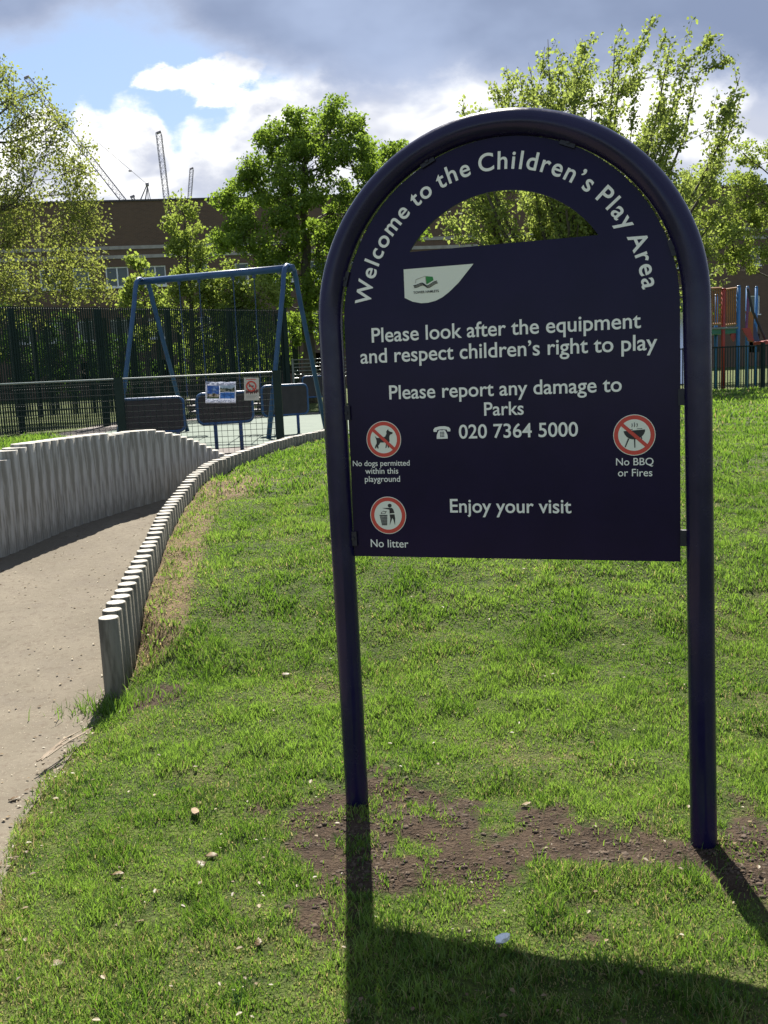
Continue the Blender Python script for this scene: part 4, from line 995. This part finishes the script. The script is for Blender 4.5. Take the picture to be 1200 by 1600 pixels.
def pick_path(n):
    y = rng.uniform(2.2, 9, n); a, b = XB(y), XL(y); x = b-(b-a)*rng.uniform(0, 1, n)**1.6*.95-.02; return x, y
def litter(n, picker, lo, hi, name, label, zoff=0.012):
    x, y = picker(n); n = len(x); L = rng.uniform(lo, hi, n); th = rng.uniform(0, 2*math.pi, n); tl = rng.normal(0, .25, n); z = hgt(x, y)+zoff*rng.uniform(.6, 1.6, n)
    dx, dy = np.cos(th), np.sin(th); ex, ey = -dy*.32, dx*.32
    P0 = np.stack([x, y, z], -1); ax_ = np.stack([dx*L, dy*L, tl*L*.5], -1); sd = np.stack([ex*L, ey*L, .12*L], -1); sd2 = np.stack([-ex*L, -ey*L, .12*L], -1)
    v = np.stack([P0-ax_*.5, P0+sd-ax_*.1, P0+sd*.7+ax_*.25, P0+ax_*.5, P0+sd2*.7+ax_*.25, P0+sd2-ax_*.1], 1); i6 = np.arange(n)[:, None]*6
    f = np.concatenate([i6+np.array([[0, 1, 2, 3]]), i6+np.array([[0, 3, 4, 5]])]); tt = rng.uniform(0, 1, n)
    return tag(mesh(name, v.reshape(-1, 3), f, M['dead'], attrs={'tint': ('FACE', np.concatenate([tt, tt]))}), label, 'litter', kind='stuff')
litter(1100, pick_path, .005, .022, 'path_litter', 'small dry leaf flakes scattered on the path', .010)
def pick_lawn(n):
    y = 1.9+rng.uniform(0, 1, n)**1.5*7.0; x = rng.uniform(-1, 1, n)*(.46*y); k = ~in_path(x, y); return x[k], y[k]
litter(360, pick_lawn, .006, .022, 'leaf_litter', 'small dry leaf flakes lying in the grass', .02)
def pick_edge(n):
    y = rng.uniform(2.3, 4.6, n); return XL(y)-.02+rng.normal(0, .05, n), y
litter(150, pick_edge, .006, .024, 'path_edge_litter', 'dry leaf flakes gathered along the path edge', .012)
crumbs(1100, pick_path, .0015, .006, M['chip'], 'path_grit', 'fine grit on the worn path')

def dead_leaf(px, py, L, label, z=0.0, rz=0., name='fallen_leaf', mt='dead', wd=.34):
    p = atz(px, py, z); p[2] = float(hgt(p[0], p[1]))+.010; L *= .82; vs_, fs_ = [], []; n = 9; sk = random.uniform(-.25, .25); cu = random.uniform(.02, .10); jag = [random.uniform(.6, 1.15) for _ in range(40)]
    for i in range(n):
        s = i/(n-1); wv = math.sin(math.pi*min(1, s*.96+.02))**.8*wd*L; zz = cu*L*math.sin(s*3.2)
        vs_ += [(s*L-L/2, -wv*jag[i]+sk*L*s*s, zz+.16*L*(1-.8*s)*jag[i+10]), (s*L-L/2, sk*L*s*s, zz), (s*L-L/2, wv*jag[i+20]+sk*L*s*s, zz+.12*L*s*jag[i+30])]
    for i in range(n-1):
        a = i*3; fs_ += [[a, a+3, a+4, a+1], [a+1, a+4, a+5, a+2]]
    o = mesh(name, vs_, fs_, M[mt], None, True, attrs=None if mt != 'dead' else {'tint': ('FACE', [random.random()]*len(fs_))})
    sm_ = o.modifiers.new('thickness', 'SOLIDIFY'); sm_.thickness = .0012
    o.location = V(p); o.rotation_euler = (random.uniform(-.35, .35), random.uniform(-.3, .3), rz); return tag(o, label, 'leaf', 'fallen leaves on the lawn')
dead_leaf(446, 1057, .05, 'dry cream leaf on the lawn left of the sign post at mid height', .06, .4)
dead_leaf(183, 1363, .05, 'pale leaf on the lower left grass near the path edge', 0, .2)
dead_leaf(330, 1330, .05, 'yellow curled leaf beside two dark scraps on the lower lawn', 0, .1)
dead_leaf(313, 1350, .05, 'dark brown curled leaf just below the yellow curled leaf', 0, 2.2)
dead_leaf(405, 1467, .04, 'orange leaf low on the lawn below the left post soil', 0, 1.3)
dead_leaf(22, 1236, .055, 'tan leaf lying on the path beside the lawn edge', 0, .3)
dead_leaf(822, 1257, .045, 'reddish brown leaf on the bare soil between the posts', 0, .1)
dead_leaf(88, 1495, .05, 'yellow leaf in the bottom left corner grass', 0, .6)
dead_leaf(218, 1432, .045, 'cream leaf at the lower left below the wood chip', 0, .8)
p = atz(305, 1270, 0); p[2] = float(hgt(p[0], p[1]))+.016
b_ = MB(); b_.poly([(-.05, -.012), (-.03, -.02), (.02, -.018), (.052, -.006), (.048, .012), (.0, .02), (-.045, .014)], -.004, .004)
o = b_.build('wood_chip', M['chip']); o.location = V(p); o.rotation_euler = (1.45, .12, 2.0); o.scale = (.62, .62, .62); tag(o, 'pale wood chip lying in the grass left of the dug soil', 'wood chip')
p = atz(785, 1468, 0); p[2] = float(hgt(p[0], p[1]))+.03
bm = bmesh.new(); bmesh.ops.create_icosphere(bm, subdivisions=2, radius=.016)
for q in bm.verts: q.co = Vector((q.co.x*1.35, q.co.y*.8, q.co.z*.7))*random.uniform(.72, 1.25)
me = bpy.data.meshes.new('paper_scrap'); bm.to_mesh(me); bm.free(); me.materials.append(M['paper'])
o = link('paper_scrap', me); o.location = V(p); o.rotation_euler.z = .5; tag(o, 'crumpled white paper scrap in the shaded grass below the sign', 'litter')
tw = MB(); p0 = atz(62, 1195, 0); p1 = atz(140, 1142, 0); base = V(p0); base.z = .012
for i in range(6):
    a = p0+(p1-p0)*random.uniform(0, .15)+np.array([random.uniform(-.02, .02), random.uniform(-.02, .02), 0]); c = p0+(p1-p0)*random.uniform(.55, 1.0)+np.array([random.uniform(-.03, .03), random.uniform(-.03, .03), 0])
    m_ = (a+c)/2+np.array([random.uniform(-.02, .02), random.uniform(-.02, .02), .012]); a[2] = c[2] = .014; m_[2] = .026
    tw.tube([a-p0, m_-p0, c-p0], [.004, .0035, .0018], 5)
o = tw.build('twig_bundle', M['twig']); o.location = (p0[0], p0[1], 0.0); tag(o, 'small bundle of dry twigs at the path edge', 'twigs')
